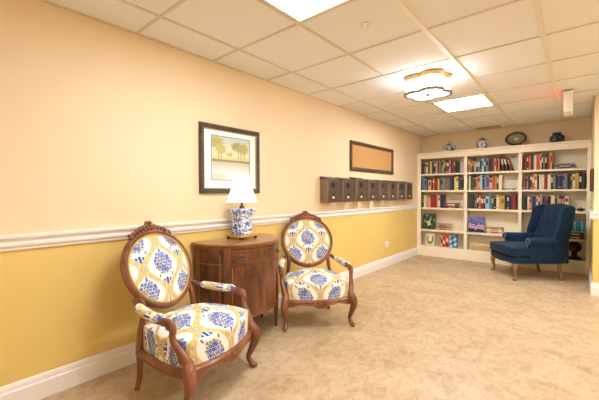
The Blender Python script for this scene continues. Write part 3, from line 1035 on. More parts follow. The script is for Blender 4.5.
# pleated, flared shade
b = MB()
NP = 120
ps = [(0.135, 0.315), (0.120, 0.345), (0.103, 0.390), (0.087, 0.440), (0.074, 0.495), (0.066, 0.545)]
vs, fs = [], []
for lay, dr_ in ((0, 0.0), (1, -0.003)):
    for (rr, z) in ps:
        for j in range(NP):
            w = 0.0020 if j % 2 else -0.0020
            vs.append(((rr+w+dr_)*cos(2*pi*j/NP), (rr+w+dr_)*sin(2*pi*j/NP), z))
PN = len(ps)
for lay in (0, 1):
    for i in range(PN-1):
        for j in range(NP):
            o_ = lay*PN*NP
            fs.append((o_+i*NP+j, o_+i*NP+(j+1) % NP, o_+(i+1)*NP+(j+1) % NP, o_+(i+1)*NP+j))
for i in (0, PN-1):
    for j in range(NP):
        fs.append((i*NP+j, i*NP+(j+1) % NP, PN*NP+i*NP+(j+1) % NP, PN*NP+i*NP+j))
b.add(vs, fs); b.build('lamp_shade', M_shadef, lamp, angle=60)

# ------------------------------------------------------------------ built-in bookcase
DEP = 0.27
Z_S = [0.188, 0.500, 0.915, 1.243, 1.552]      # upper faces of the five shelf levels
BT = 1.956
UPR = [(0.002, 0.070), (0.834, 0.883), (1.643, 1.690), (2.477, 2.523)]
case = empty('bookcase', (0, BF, 0), 0, 'tall cream built-in bookcase of three bays across the end wall', 'bookcase')
b = MB(); b.box(0.002, 2.523, DEP-0.012, DEP-0.002, 0.0, BT-0.02); b.build('back_panel', M_case, case, smooth=False)
for (a, c) in UPR:
    b = MB(); b.box(a, c, 0.0, 0.022, 0.1885, 1.838)
    mid = (a+c)/2 if 0.5 < a < 2 else (a+0.012 if a < 0.5 else c-0.012)
    b.box(mid-0.011, mid+0.011, 0.022, DEP-0.0125, 0.1885, 1.838)
    b.build('upright', M_case, case, smooth=False, bevel=0.002)
bays = [(0.070, 0.834), (0.883, 1.643), (1.690, 2.477)]
for k, z in enumerate(Z_S):
    for (a, c) in bays:
        xa = a+0.001 if k else a-0.06
        if k == 0: continue
        lo = {0.070: 0.026, 0.883: 0.872, 1.690: 1.680}[a]
        hi = {0.834: 0.846, 1.643: 1.655, 2.477: 2.498}[c]
        b = MB(); b.box(a+0.0005, c-0.0005, 0.004, 0.021, z-0.030, z); b.box(lo, hi, 0.021, DEP-0.013, z-0.020, z)
        b.build('shelf', M_case, case, smooth=False)
b = MB(); b.box(0.002, 2.523, 0.0, DEP-0.0125, 0.166, 0.188); b.build('bottom_shelf', M_case, case, smooth=False)
b = MB(); b.box(0.002, 2.523, -0.006, 0.016, 0.0, 0.1655); b.box(0.002, 2.523, -0.010, -0.0062, 0.0, 0.10); b.build('plinth', M_case, case, smooth=False, bevel=0.002)
b = MB(); b.box(0.002, 2.523, -0.003, 0.022, 1.8385, 1.922); b.build('fascia', M_case, case, smooth=False, bevel=0.002)
b = MB(); b.prism([(-0.003, 1.9225), (-0.012, 1.928), (-0.020, 1.936), (-0.020, BT), (DEP-0.001, BT), (DEP-0.001, 1.9225)], 0.002, 2.523, 'x'); b.build('top_board', M_case, case, smooth=False)

# ------------------------------------------------------------------ books
M_page = mat('page_edges', (232, 220, 196), 0.85)
PAL = {
 'k': ((34, 32, 34), 'black'), 'd': ((62, 58, 58), 'dark grey'), 'g': ((128, 128, 130), 'grey'), 'w': ((222, 212, 194), 'white'), 'c': ((236, 218, 182), 'cream'),
 'r': ((152, 40, 42), 'red'), 'm': ((116, 34, 36), 'dark red'), 'o': ((206, 102, 48), 'orange'), 'p': ((214, 158, 146), 'pink'), 'y': ((226, 196, 96), 'yellow'),
 'e': ((46, 74, 52), 'dark green'), 'l': ((140, 176, 60), 'lime green'), 'b': ((52, 76, 124), 'blue'), 'n': ((30, 40, 74), 'navy'), 's': ((112, 132, 156), 'slate blue'),
 't': ((84, 136, 146), 'teal'), 'v': ((92, 70, 112), 'purple'), 'h': ((146, 94, 56), 'brown'), 'a': ((198, 162, 112), 'tan'), 'i': ((156, 196, 210), 'pale blue'),
 'q': ((234, 164, 120), 'salmon'), 'f': ((134, 128, 74), 'olive'), 'z': ((204, 164, 66), 'gold')}
def bookmat(key):
    c, nme = PAL[key]
    return mat('book_cloth_'+nme.replace(' ', '_'), c, 0.5)
def band_key(key):
    return {'k': 'w', 'd': 'c', 'n': 'z', 'e': 'z', 'm': 'z', 'r': 'w', 'b': 'w', 'v': 'c', 'h': 'z', 'w': 'r', 'c': 'h', 'o': 'c', 's': 'n', 't': 'w', 'a': 'm', 'g': 'k', 'y': 'k', 'l': 'e', 'p': 'm', 'i': 'b', 'q': 'b', 'f': 'c', 'z': 'h'}[key]
def book_mb(th, h, d, style):
    """spine faces -y, thickness along x, stands on z=0, spine at y=0"""
    b = MB()
    cv = 0.0022
    b.box(0, cv, 0.0, d, 0, h, 0); b.box(th-cv, th, 0.0, d, 0, h, 0)
    b.prism([(0, 0), (th*0.15, -0.003), (th*0.5, -0.0045), (th*0.85, -0.003), (th, 0), (th, 0.002), (0, 0.002)], 0, h, 'z', 0)
    b.box(cv, th-cv, 0.002, d-0.004, 0.003, h-0.003, 1)
    # spine bands / title block (blank)
    if style == 1:
        for z in (0.12, 0.86):
            b.box(th*0.04, th*0.96, -0.0052, -0.0005, h*z, h*(z+0.035), 2)
    elif style == 2:
        b.box(th*0.18, th*0.82, -0.0052, -0.0005, h*0.45, h*0.80, 2)
    elif style == 3:
        b.box(th*0.1, th*0.9, -0.0052, -0.0005, h*0.62, h*0.86, 2); b.box(th*0.1, th*0.9, -0.0052, -0.0005, h*0.08, h*0.14, 2)
    elif style == 4:
        b.box(th*0.02, th*0.98, -0.0052, -0.0005, 0.0, h*0.3, 2)
    return b
LEVEL = ['bottom', 'fourth', 'third', 'second', 'top']     # shelf names counted from the top
def place_row(seq, x0, x1, z, bay, level, hmin, hmax, leans=(), seed=0):
    """seq: string of key+digit pairs, the digit gives relative thickness; the row fills x0..x1"""
    rnd = random.Random(seed)
    items = [(seq[i], int(seq[i+1])) for i in range(0, len(seq), 2)]
    tot = sum(w for _, w in items)
    nL = len(items)
    unit = (x1-x0)/tot
    x = x0
    for k, (key, w) in enumerate(items):
        th = unit*w
        h = hmin+(hmax-hmin)*rnd.random()
        if key == 'q' or (key == 'p' and w > 3): h = hmin*0.92
        d = 0.135+0.05*rnd.random()
        st = rnd.choice([0, 0, 0, 1, 2, 2, 3, 0])
        set_y = BF+0.045+0.012*rnd.random()
        o = book_mb(th-0.0016, h, d, st).build('book', [bookmat(key), M_page, bookmat(band_key(key))], None, smooth=False)
        o.location = (x+0.0008, set_y, z+0.0008)
        nm = PAL[key][1]
        size = 'thick ' if w >= 5 else ('slim ' if w <= 2 else '')
        pos = ORD[k]+' from the left' if k < nL-1 else 'last at the right'
        if k == 0: pos = 'first at the left'
        tag(o, '%s%s book, %s on the %s shelf of the %s bay' % (size, nm, pos, level, bay), 'book', 'upright books on the %s shelf of the %s bay' % (level, bay))
        x += th

place_row('d3g4w4e3y4e4k3p3m3g3e2l4r2m3v4p3k2r3e3k4', 0.080, 0.715, Z_S[4], 'left', 'top', 0.215, 0.250, seed=1)
place_row('t4s4d3q6k3o3r6y3k2s4g5h3f3v4n3k2y4c3d4k5', 0.080, 0.815, Z_S[3], 'left', 'second', 0.215, 0.252, seed=2)
place_row('e2c4a3p4r4r6p2c3n5', 0.086, 0.470, Z_S[2], 'left', 'third', 0.215, 0.245, seed=3)
place_row('o3h4n3p4d3t4k3i4d3g5k4d3r3a3m3o3', 0.892, 1.372, Z_S[4], 'middle', 'top', 0.210, 0.262, seed=4)
place_row('c3e5d4o3a4i4n3s4v4p5h3o4k3c5', 0.900, 1.405, Z_S[3], 'middle', 'second', 0.225, 0.262, seed=5)
place_row('d3d4k4g3d4o3r5k3i6t4e4k4c4a3z6k4d3n4r6', 0.898, 1.600, Z_S[2], 'middle', 'third', 0.215, 0.255, seed=6)
place_row('m3r4d3o5k3g3c4o3o4w3k3g3k4m3o3a4', 1.702, 2.075, Z_S[4], 'right', 'top', 0.225, 0.262, seed=7)
place_row('h3d3p2k3d3o4c4k3w5c3r5c5k3g4k3b3n4g3s4k4e3c4z5k4d5', 1.702, 2.462, Z_S[3], 'right', 'second', 0.215, 0.245, seed=8)
place_row('d4k3c3p4d3b4c3r3p3d3v3m3k4c6k3a3k3m5w6', 1.702, 2.275, Z_S[2], 'right', 'third', 0.215, 0.235, seed=9)

# leaning books at the right end of the middle bay's top shelf
for k, (xf, key, th, h, ang) in enumerate([(1.410, 'k', 0.036, 0.250, -8), (1.466, 'd', 0.034, 0.245, -12), (1.532, 'm', 0.032, 0.235, -19)]):
    o = book_mb(th, h, 0.16, 2).build('book', [bookmat(key), M_page, bookmat(band_key(key))], None, smooth=False)
    # leaning left: rotate about the lower right edge so the corner rests on the shelf
    a = radians(ang)
    o.rotation_euler = (0, a, 0)
    o.location = (xf+0.0, BF+0.05, Z_S[4]+0.0005 + (0 if a > 0 else th*sin(-a)*0))
    tag(o, ['black book leaning left, first of the three leaning on the middle bay top shelf', 'dark grey book leaning between two others on the top shelf of the middle bay',
            'dark red book leaning most, right end of the middle bay top shelf'][k], 'book', 'leaning books on the top shelf of the middle bay')

def flat_book(cx, y0, z, w, d, th, key, label, group, rz=0.0):
    """book lying flat, spine to the front"""
    b = MB()
    b.box(-w/2, w/2, 0, d, 0, 0.0025, 0); b.box(-w/2, w/2, 0, d, th-0.0025, th, 0)
    b.box(-w/2, w/2, -0.003, 0.003, 0, th, 0); b.box(-w/2+0.004, w/2-0.004, 0.003, d-0.004, 0.0025, th-0.0025, 1)
    b.box(-w*0.25, w*0.25, -0.0036, -0.002, th*0.3, th*0.7, 2)
    o = b.build('book', [bookmat(key), M_page, bookmat(band_key(key))], None, smooth=False)
    o.location = (cx, y0, z+0.0008); o.rotation_euler = (0, 0, rz)
    return tag(o, label, 'book', group)
yS = BF+0.05
g = 'books lying flat on the third shelf of the left bay'
flat_book(0.612, yS, Z_S[2], 0.235, 0.16, 0.030, 'n', 'navy book lying flat under the red one, third shelf of the left bay', g)
flat_book(0.606, yS+0.006, Z_S[2]+0.0305, 0.250, 0.16, 0.060, 'r', 'thick red book lying flat on top of a navy one, left bay', g, 0.03)
g = 'beige books stacked flat on the fourth shelf of the left bay'
for k, (th, key, nm) in enumerate([(0.042, 'a', 'tan'), (0.036, 'g', 'grey'), (0.034, 'a', 'tan')]):
    flat_book(0.470-0.004*k, yS+0.004*k, Z_S[1]+[0, 0.0425, 0.079][k], 0.255, 0.18, th, key,
              ['tan book at the bottom of the flat stack in the left bay', 'grey book in the middle of the flat stack in the left bay', 'tan book topmost of the flat stack in the left bay'][k], g)
g = 'pale books stacked flat on the fourth shelf of the middle bay'
for k, (th, key) in enumerate([(0.036, 'p'), (0.032, 'c'), (0.030, 'a')]):
    flat_book(1.305-0.003*k, yS+0.003*k, Z_S[1]+[0, 0.0365, 0.069][k], 0.235, 0.17, th, key,
              ['pink book at the bottom of the flat stack in the middle bay', 'cream book in the middle of the flat stack in the middle bay', 'tan book topmost of the flat stack in the middle bay'][k], g)
flat_book(1.505, yS, Z_S[3], 0.19, 0.15, 0.018, 'd', 'thin dark grey book lying flat on the second shelf of the middle bay', 'books lying flat on the second shelf of the middle bay')
g = 'grey books stacked flat on the top shelf of the right bay'
for k, (th, key) in enumerate([(0.030, 'g'), (0.024, 'd'), (0.024, 'g')]):
    flat_book(2.225-0.004*k, yS+0.003*k, Z_S[4]+[0, 0.0305, 0.055][k], 0.27-0.01*k, 0.17, th, key,
              ['grey book at the bottom of the flat stack, top shelf of the right bay', 'dark grey book in the middle of the flat stack on the top shelf', 'grey book topmost of the flat stack, top shelf of the right bay'][k], g)
g = 'dark books stacked flat behind the blue armchair'
for k, (th, key) in enumerate([(0.048, 'k'), (0.046, 'd')]):
    flat_book(2.355, yS+0.002*k, Z_S[1]+[0, 0.0485][k], 0.20, 0.16, th, key,
              ['black book at the bottom of the stack behind the blue armchair', 'dark grey book upon a black one behind the blue armchair'][k], g)

def cover_book(cx, z, w, h, colfn, label, edge, tilt=8, y0=None, name='book', th=0.024):
    """book shown cover-out, leaning back"""
    o = empty(name, (cx, y0 or BF+0.06, z+0.005), 0, label, 'book')
    o.rotation_euler = (radians(-tilt), 0, 0)
    b = MB(); b.box(-w/2, w/2, 0.0003, 0.003, 0, h); b.box(-w/2, w/2, th-0.003, th, 0, h); b.box(-w/2, -w/2+0.003, 0.003, th-0.003, 0, h)
    b.build('cover', bookmat(edge), o, smooth=False)
    b = MB(); b.box(-w/2+0.0035, w/2-0.004, 0.0035, th-0.0035, 0.004, h-0.004); b.build('pages', M_page, o, smooth=False)
    b = MB(); b.grid(lambda a, c: (-w/2+a*w, -0.0004, c*h), 40, 40, 0, colfn=lambda a, c: rgb(*colfn(a, c))); b.build('cover_picture', attr_mat('printed_cover', 0.4, spec=0.4), o, smooth=False)
    return o
def cov_green(a, c):
    v = sin(a*13+c*4)*sin(c*11-a*5)
    if (a-0.5)**2/0.05+(c-0.42)**2/0.05 < 1 and v > -0.1: return (214, 204, 168)
    if v > 0.55 and c > 0.35: return (150, 160, 110)
    if v < -0.5: return (30, 40, 36)
    return (64, 84, 66)
def cov_wreath(a, c):
    d = sqrt(((a-0.5)/0.40)**2+((c-0.52)/0.40)**2)
    if 0.55 < d < 1.0 and not (c > 0.62 and abs(a-0.5) < 0.22): return (128, 136, 62) if sin(a*40)*sin(c*37) > -0.4 else (74, 92, 48)
    return (232, 222, 192)
def cov_orange(a, c):
    v = sin(a*9+1)*sin(c*9+a*4)
    if c > 0.86: return (226, 92, 44)
    if v > 0.35: return (240, 196, 150)
    if v < -0.45: return (70, 56, 90)
    return (222, 96, 56) if c > 0.4 else (186, 70, 50)
def cov_blue(a, c):
    v = sin(a*8-c*6)*sin(c*9+a*3)
    if v > 0.4: return (196, 222, 232)
    if v < -0.5: return (40, 66, 120)
    return (84, 150, 194)
def cov_dusk(a, c):
    v = 0.04*sin(a*11)+0.03*sin(a*23)
    if c < 0.20+v: return (38, 36, 52)
    if c < 0.52+v*1.5: return (216, 176, 196) if sin(c*38+a*6) > -0.3 else (134, 110, 150)
    if c < 0.62+v: return (80, 78, 124)
    return (112, 122, 176) if sin(a*5+c*14) > 0 else (92, 102, 160)
cover_book(0.202, Z_S[1], 0.25, 0.300, cov_green, 'dark green picture book shown cover-out on the fourth shelf of the left bay', 'e')
cover_book(0.225, Z_S[0], 0.165, 0.235, cov_wreath, 'cream book with a green wreath cover at the bottom of the left bay', 'c')
cover_book(0.495, Z_S[0], 0.150, 0.235, cov_orange, 'orange and red picture book shown cover-out at the bottom of the left bay', 'o')
cover_book(0.640, Z_S[0], 0.135, 0.232, cov_blue, 'blue picture book cover-out beside the orange one, bottom of left bay', 'b')
cover_book(1.022, Z_S[1], 0.252, 0.265, cov_dusk, 'purple and pink sunset picture book cover-out on the middle bay shelf', 'v')
cover_book(2.378, Z_S[1]+0.0955, 0.18, 0.17, lambda a, c: (40, 132, 152) if sin(a*14) > -0.9 and c > 0.1 else (196, 220, 214), 'teal book shown cover-out on the dark stack behind the blue armchair', 't', tilt=4, y0=BF+0.07)

# low tan box on the bottom shelf of the middle bay
t = empty('storage_box', (1.125, BF+0.05, Z_S[0]+0.001), 0, 'low tan lidded box on the bottom shelf of the middle bay', 'box')
M_box = mat('tan_card', (206, 176, 130), 0.75, vary=(190, 158, 112), scale=10)
b = MB(); b.rbox(-0.18, 0.18, 0, 0.16, 0.0, 0.078, 0.003); b.build('body', M_box, t)
b = MB(); b.rbox(-0.185, 0.185, -0.005, 0.165, 0.0785, 0.112, 0.004); b.build('lid', mat('tan_lid', (222, 196, 152), 0.7), t)

# dark urn behind the chair
M_urn = mat('dark_bronze_urn', (54, 38, 28), 0.4, metal=0.4, vary=(74, 54, 38), scale=14)
t = empty('urn', (2.345, BF+0.135, Z_S[0]+0.001), 0, 'dark bronze urn on the bottom shelf behind the blue armchair', 'urn')
b = MB(); b.lathe([(0.085, 0), (0.088, 0.016), (0.070, 0.030), (0.040, 0.050), (0.028, 0.075), (0.034, 0.092), (0.030, 0.10)], (0, 0, 0), 28); b.build('foot', M_urn, t)
b = MB(); b.lathe([(0.030, 0.1005), (0.058, 0.118), (0.082, 0.150), (0.088, 0.185), (0.080, 0.215), (0.058, 0.240), (0.044, 0.252), (0.052, 0.262), (0.050, 0.268), (0.030, 0.268), (0.028, 0.255)], (0, 0, 0), 28); b.build('bowl', M_urn, t)
b = MB()
t = empty('small_dish', (2.415, BF+0.085, Z_S[2]+0.001), 0, 'small dark dish at the right end of the third shelf', 'dish')
b = MB(); b.lathe([(0.024, 0), (0.026, 0.006), (0.045, 0.016), (0.056, 0.032), (0.053, 0.032), (0.040, 0.018), (0.001, 0.012)], (0, 0, 0), 24); b.build('bowl', M_urn, t)
b = MB(); b.lathe([(0.051, 0.0325), (0.046, 0.040), (0.020, 0.046), (0.008, 0.050), (0.010, 0.056), (0.001, 0.060)], (0, 0, 0), 24); b.build('lid', M_urn, t)

# ------------------------------------------------------------------ ornaments on top of the bookcase
def delft(name, base, ink, scale=26):
    m = bpy.data.materials.new(name); m.use_nodes = True
    nt = m.node_tree; L = nt.links; b = nt.nodes['Principled BSDF']; b.inputs['Roughness'].default_value = 0.18
    tc = nt.nodes.new('ShaderNodeTexCoord')
    n = nt.nodes.new('ShaderNodeTexNoise'); n.inputs['Scale'].default_value = scale; n.inputs['Detail'].default_value = 3
    L.new(tc.outputs['Object'], n.inputs['Vector'])
    r = nt.nodes.new('ShaderNodeValToRGB'); r.color_ramp.elements[0].position = 0.53; r.color_ramp.elements[1].position = 0.60
    r.color_ramp.elements[0].color = rgb(*base); r.color_ramp.elements[1].color = rgb(*ink)
    L.new(n.outputs['Fac'], r.inputs['Fac']); L.new(r.outputs['Color'], b.inputs['Base Color'])
    return m
M_pot = delft('grey_blue_glaze', (176, 186, 190), (70, 84, 116), 18)
M_jar = delft('blue_white_glaze', (220, 220, 216), (96, 102, 124), 24)
M_dkjar = delft('dark_blue_glaze', (34, 34, 44), (84, 90, 112), 22)
t = empty('teapot', (0.565, 6.46, BT+0.001), 0.3, 'blue grey lidded teapot at the left on top of the bookcase', 'teapot')
t.scale = (0.94, 0.94, 1.12)
b = MB(); b.lathe([(0.048, 0), (0.052, 0.006), (0.076, 0.030), (0.085, 0.062), (0.078, 0.095), (0.054, 0.118), (0.044, 0.122)], (0, 0, 0), 28); b.build('body', M_pot, t)
b = MB(); b.lathe([(0.047, 0.1225), (0.043, 0.134), (0.020, 0.146), (0.008, 0.150), (0.012, 0.160), (0.012, 0.168), (0.001, 0.175)], (0, 0, 0), 24); b.build('lid', M_pot, t)
b = MB(); b.tube([(0.074, 0, 0.040), (0.092, 0, 0.055), (0.100, 0, 0.086), (0.108, 0, 0.100)], [0.016, 0.012, 0.009, 0.008], 10); b.build('spout', M_pot, t)
b = MB(); b.tube([(-0.070, 0, 0.100), (-0.104, 0, 0.104), (-0.118, 0, 0.074), (-0.100, 0, 0.042), (-0.072, 0, 0.034)], 0.008, 10); b.build('handle', M_pot, t)
t = empty('lidded_jar', (1.098, 6.46, BT+0.001), 0, 'white and blue ribbed lidded jar between the teapot and the oval platter', 'jar')
b = MB(); b.lathe([(0.060, 0), (0.064, 0.006), (0.090, 0.045), (0.100, 0.085), (0.090, 0.120), (0.068, 0.140), (0.060, 0.144)], (0, 0, 0), 48, lobes=8, amp=0.04); b.build('body', M_jar, t)
b = MB(); b.lathe([(0.064, 0.1445), (0.060, 0.158), (0.036, 0.176), (0.012, 0.182), (0.016, 0.192), (0.001, 0.200)], (0, 0, 0), 48, lobes=8, amp=0.03); b.build('lid', mat('brown_grey_glaze', (112, 92, 88), 0.25), t)
t = empty('oval_platter', (1.592, 6.44, BT+0.001), 0, 'dark rimmed oval platter propped upright in the middle of the bookcase top', 'platter')
def plat(name, rad, mats, parent):
    """rings of an oval dish, (ra, rb, depth) tuples; stands in the x-z plane tilted back"""
    b = MB(); N = 48; vs, fs = [], []
    Mt = Matrix.Translation((0, 0, 0.120)) @ Matrix.Rotation(radians(-14), 4, 'X')
    for (a, c, d) in rad:
        for j in range(N):
            th = 2*pi*j/N
            vs.append(Mt @ Vector((a*cos(th), d, c*sin(th))))
    for i in range(len(rad)-1):
        for j in range(N):
            fs.append((i*N+j, i*N+(j+1) % N, (i+1)*N+(j+1) % N, (i+1)*N+j))
    if name == 'rim':
        fs += [((len(rad)-1)*N+j, (len(rad)-1)*N+(j+1) % N, (j+1) % N, j) for j in range(N)]
    elif name == 'well':
        fs += [(2*N+j, 2*N+(j+1) % N, 3*N+(j+1) % N, 3*N+j) for j in range(0)]
        fs += [((len(rad)-1)*N+j, (len(rad)-1)*N+(j+1) % N, (j+1) % N, j) for j in range(N)]
    else:
        fs += [tuple(range(N)), tuple((len(rad)-1)*N+j for j in range(N))]
    b.add(vs, fs)
    return b.build(name, mats, parent, angle=50)
M_prim = mat('dark_platter_rim', (52, 48, 40), 0.3, vary=(74, 70, 56), scale=16)
M_pcen = mat('grey_green_platter_well', (108, 108, 88), 0.25, vary=(158, 154, 128), scale=11, vlo=0.3, vhi=0.7)
plat('rim', [(0.152, 0.118, -0.012), (0.148, 0.114, -0.016), (0.112, 0.084, 0.002), (0.112, 0.084, 0.008), (0.148, 0.114, -0.002)], M_prim, t)
plat('well', [(0.110, 0.082, 0.000), (0.095, 0.070, 0.008), (0.040, 0.028, 0.011), (0.040, 0.028, 0.015), (0.095, 0.070, 0.013)], M_pcen, t)
pm = plat('medallion', [(0.036, 0.026, 0.004), (0.034, 0.024, 0.002), (0.010, 0.008, 0.001), (0.010, 0.008, 0.0105), (0.036, 0.026, 0.0105)], mat('pale_medallion', (206, 196, 166), 0.35), t)
b = MB()
for sx in (-1, 1):
    b.tube([(sx*0.06, -0.045, 0.030), (sx*0.06, -0.043, 0.006), (sx*0.06, 0.0, 0.005), (sx*0.06, 0.10, 0.005)], 0.004, 8)
    b.tube([(sx*0.06, 0.10, 0.005), (sx*0.05, 0.045, 0.14)], 0.004, 8)
b.tube([(-0.06, 0.09, 0.006), (0.06, 0.09, 0.006)], 0.004, 8)
b.build('stand', M_black, t)
t = empty('ginger_jar', (2.122, 6.46, BT+0.001), 0.4, 'squat dark blue square jar at the right on top of the bookcase', 'jar')
b = MB()
prof = [(0.060, 0), (0.074, 0.008), (0.084, 0.040), (0.084, 0.095), (0.074, 0.110), (0.056, 0.118)]
vs, fs = [], []
for (rr, z) in prof:
    for j in range(NS):
        x, y = sq(2*pi*j/NS, rr, 4.0); vs.append((x, y, z))
for i in range(len(prof)-1):
    for j in range(NS):
        fs.append((i*NS+j, i*NS+(j+1) % NS, (i+1)*NS+(j+1) % NS, (i+1)*NS+j))
fs += [tuple(range(NS-1, -1, -1)), tuple((len(prof)-1)*NS+j for j in range(NS))]
b.add(vs, fs); b.build('body', M_dkjar, t, angle=50)
b = MB(); b.lathe([(0.052, 0.1185), (0.060, 0.122), (0.062, 0.150), (0.056, 0.158), (0.014, 0.162), (0.001, 0.163)], (0, 0, 0), 28); b.build('lid', M_dkjar, t)

# ------------------------------------------------------------------ navy wing chair
M_vel = mat('navy_velvet', (9, 34, 56), 0.8, vary=(18, 54, 82), scale=26, bump=0.35, bump_scale=70, sheen=0.12, vlo=0.4, vhi=0.66, spec=0.25)
M_veld = mat('navy_piping', (12, 34, 62), 0.8)
M_wleg = wood('worn_brown_legs', (112, 76, 44), (164, 122, 80), 0.4, 12, (1, 1, 0.3), 4, coat=0.1)
wc = empty('wing_chair', (1.557, 5.555, 0), radians(-146), 'navy blue velvet wing armchair with carved wooden legs in front of the bookcase', 'armchair')
def softbox(x0, x1, y0, y1, z0, z1, r, fn=None, cuts=6, seg=3):
    """rounded cushion block, optionally deformed by fn(Vector)"""
    bm = bmesh.new(); bmesh.ops.create_cube(bm, size=1)
    bmesh.ops.subdivide_edges(bm, edges=bm.edges[:], cuts=cuts, use_grid_fill=True)
    hx, hy, hz = (x1-x0)/2, (y1-y0)/2, (z1-z0)/2
    for p in bm.verts:
        q = Vector((p.co.x*2*hx, p.co.y*2*hy, p.co.z*2*hz))
        inner = Vector((max(-hx+r, min(hx-r, q.x)), max(-hy+r, min(hy-r, q.y)), max(-hz+r, min(hz-r, q.z))))
        d = q-inner
        if d.length > 1e-6:
            q = inner+d.normalized()*min(r, d.length) if d.length > r else q
        p.co = q+Vector(((x0+x1)/2, (y0+y1)/2, (z0+z1)/2))
        if fn: p.co = fn(p.co)
    return bm
# base with serpentine lower edge
def basef(p):
    f = max(0, min(1, (p.x+0.62)/0.64))
    y = p.y*(0.84+0.16*f)
    z = p.z
    if z < 0.28: z -= 0.022*max(0, cos(pi*p.y/0.36))*max(0, f-0.3)
    x = p.x + 0.028*(1-(p.y/0.36)**2)*(1 if p.x > -0.1 else 0)
    return Vector((x, y, z))
b = MB(); b.frombm(softbox(-0.66, 0.025, -0.345, 0.345, 0.225, 0.325, 0.022, basef, 10)); b.build('seat_base', M_vel, wc, subsurf=1, angle=180)
def cushf(p):
    t_ = p.y/0.345
    crown = 0.022*(1-t_*t_)*max(0, 1-((p.x+0.28)/0.36)**2)
    z = p.z+(crown if p.z > 0.40 else 0)
    y = p.y*(0.80 if p.x < -0.20 else 1.0)
    x = p.x+0.030*(1-t_*t_)*(1 if p.x > -0.05 else 0)
    return Vector((x, y, z))
b = MB(); b.frombm(softbox(-0.56, 0.045, -0.335, 0.335, 0.3255, 0.452, 0.040, cushf, 14)); cu = b.build('seat_cushion', M_vel, wc, subsurf=1, angle=180)
b = MB()
for z in (0.344, 0.436):
    b.tube([(-0.19, -0.336, z), (-0.02, -0.338, z), (0.040, -0.318, z), (0.066, -0.16, z), (0.076, 0, z), (0.066, 0.16, z), (0.040, 0.318, z), (-0.02, 0.338, z), (-0.19, 0.336, z)], 0.0055, 8, k=4)
b.build('piping', M_veld, cu)
# arms: upright panel with a rolled top and scroll front
for sy in (-1, 1):
    b = MB()
    def armf(p, sy=sy):
        f = max(0, min(1, (p.x+0.62)/0.46))
        return Vector((p.x, p.y-sy*0.030*(1-f), p.z+0.01*f))
    ya, yb_ = (0.262, 0.345) if sy > 0 else (-0.345, -0.262)
    b.frombm(softbox(-0.66, -0.185, ya, yb_, 0.24, 0.54, 0.026, armf, 8))
    b.tube([(-0.165, sy*0.318, 0.535), (-0.195, sy*0.318, 0.535), (-0.35, sy*0.308, 0.535), (-0.50, sy*0.296, 0.540), (-0.62, sy*0.285, 0.545)], [(0.040, 0.050), (0.053, 0.062), (0.052, 0.060), (0.050, 0.056), (0.048, 0.05)], 16, up=(0, 0, 1))
    arm = b.build('arm', M_vel, wc, angle=60)
    b = MB()
    b.tube([(-0.163, sy*0.318+0.042*cos(a), 0.535+0.036*sin(a)) for a in [2*pi*k/16 for k in range(16)]], 0.006, 8, k=2, closed=True)
    b.tube([(-0.166, sy*0.318-sy*0.036, 0.520), (-0.172, sy*0.300, 0.46), (-0.176, sy*0.298, 0.40)], 0.005, 8)
    pn = b.build('scroll_piping', mat('grey_blue_cord', (104, 116, 136), 0.7), arm)
    pn['label'] = 'pale grey cord on the arm front'
# tufted back
def backx(z): return -0.545-0.30*(z-0.40)
TUFT = [(y, z) for z in (0.58, 0.70, 0.82, 0.92) for y in ((-0.14, 0.0, 0.14) if z in (0.58, 0.82) else (-0.07, 0.07, -0.20, 0.20))]
def top_arch(y): return 0.998+0.040*cos(pi*y/0.62)
def back_fn(a, c):
    y = -0.285+0.57*a
    z = 0.38+(top_arch(y)-0.40)*c
    return y, z
b = MB()
NB, MBn = 46, 46
def front(a, c):
    y, z = back_fn(a, c)
    e = min(1, 6*min(a, 1-a)); e2 = min(1, 7*(1-c))
    off = 0.030*sqrt(max(0, 1-(1-e)**2))*sqrt(max(0, 1-(1-e2)**2))+0.02*sin(pi*a)
    for (ty, tz) in TUFT:
        off -= 0.018*math.exp(-((y-ty)**2+(z-tz)**2)/(2*0.022**2))
    return Vector((backx(z)+off, y, z))
b.grid(front, NB, MBn)
def rear(a, c):
    y, z = back_fn(a, c)
    return Vector((backx(z)-0.085+0.03*(c**6), y*1.0, z))
b.grid(rear, 24, 24)
# closing strips
for (fa) in (0, 1):
    b.grid(lambda a, c, fa=fa: front(fa, c).lerp(rear(fa, c), a), 4, 30)
b.grid(lambda a, c: front(c, 1).lerp(rear(c, 1), a)+Vector((0, 0, 0.022*sin(pi*a))), 6, 40)
bk = b.build('backrest', M_vel, wc, angle=60)
for (ty, tz) in TUFT:
    p = None
    a = (ty+0.285)/0.57; c = (tz-0.38)/(top_arch(ty)-0.40)
    q = front(a, c)
    bb = MB(); bb.ball((q.x+0.004, q.y, q.z), (0.006, 0.011, 0.011)); bb.build('button', M_veld, bk)
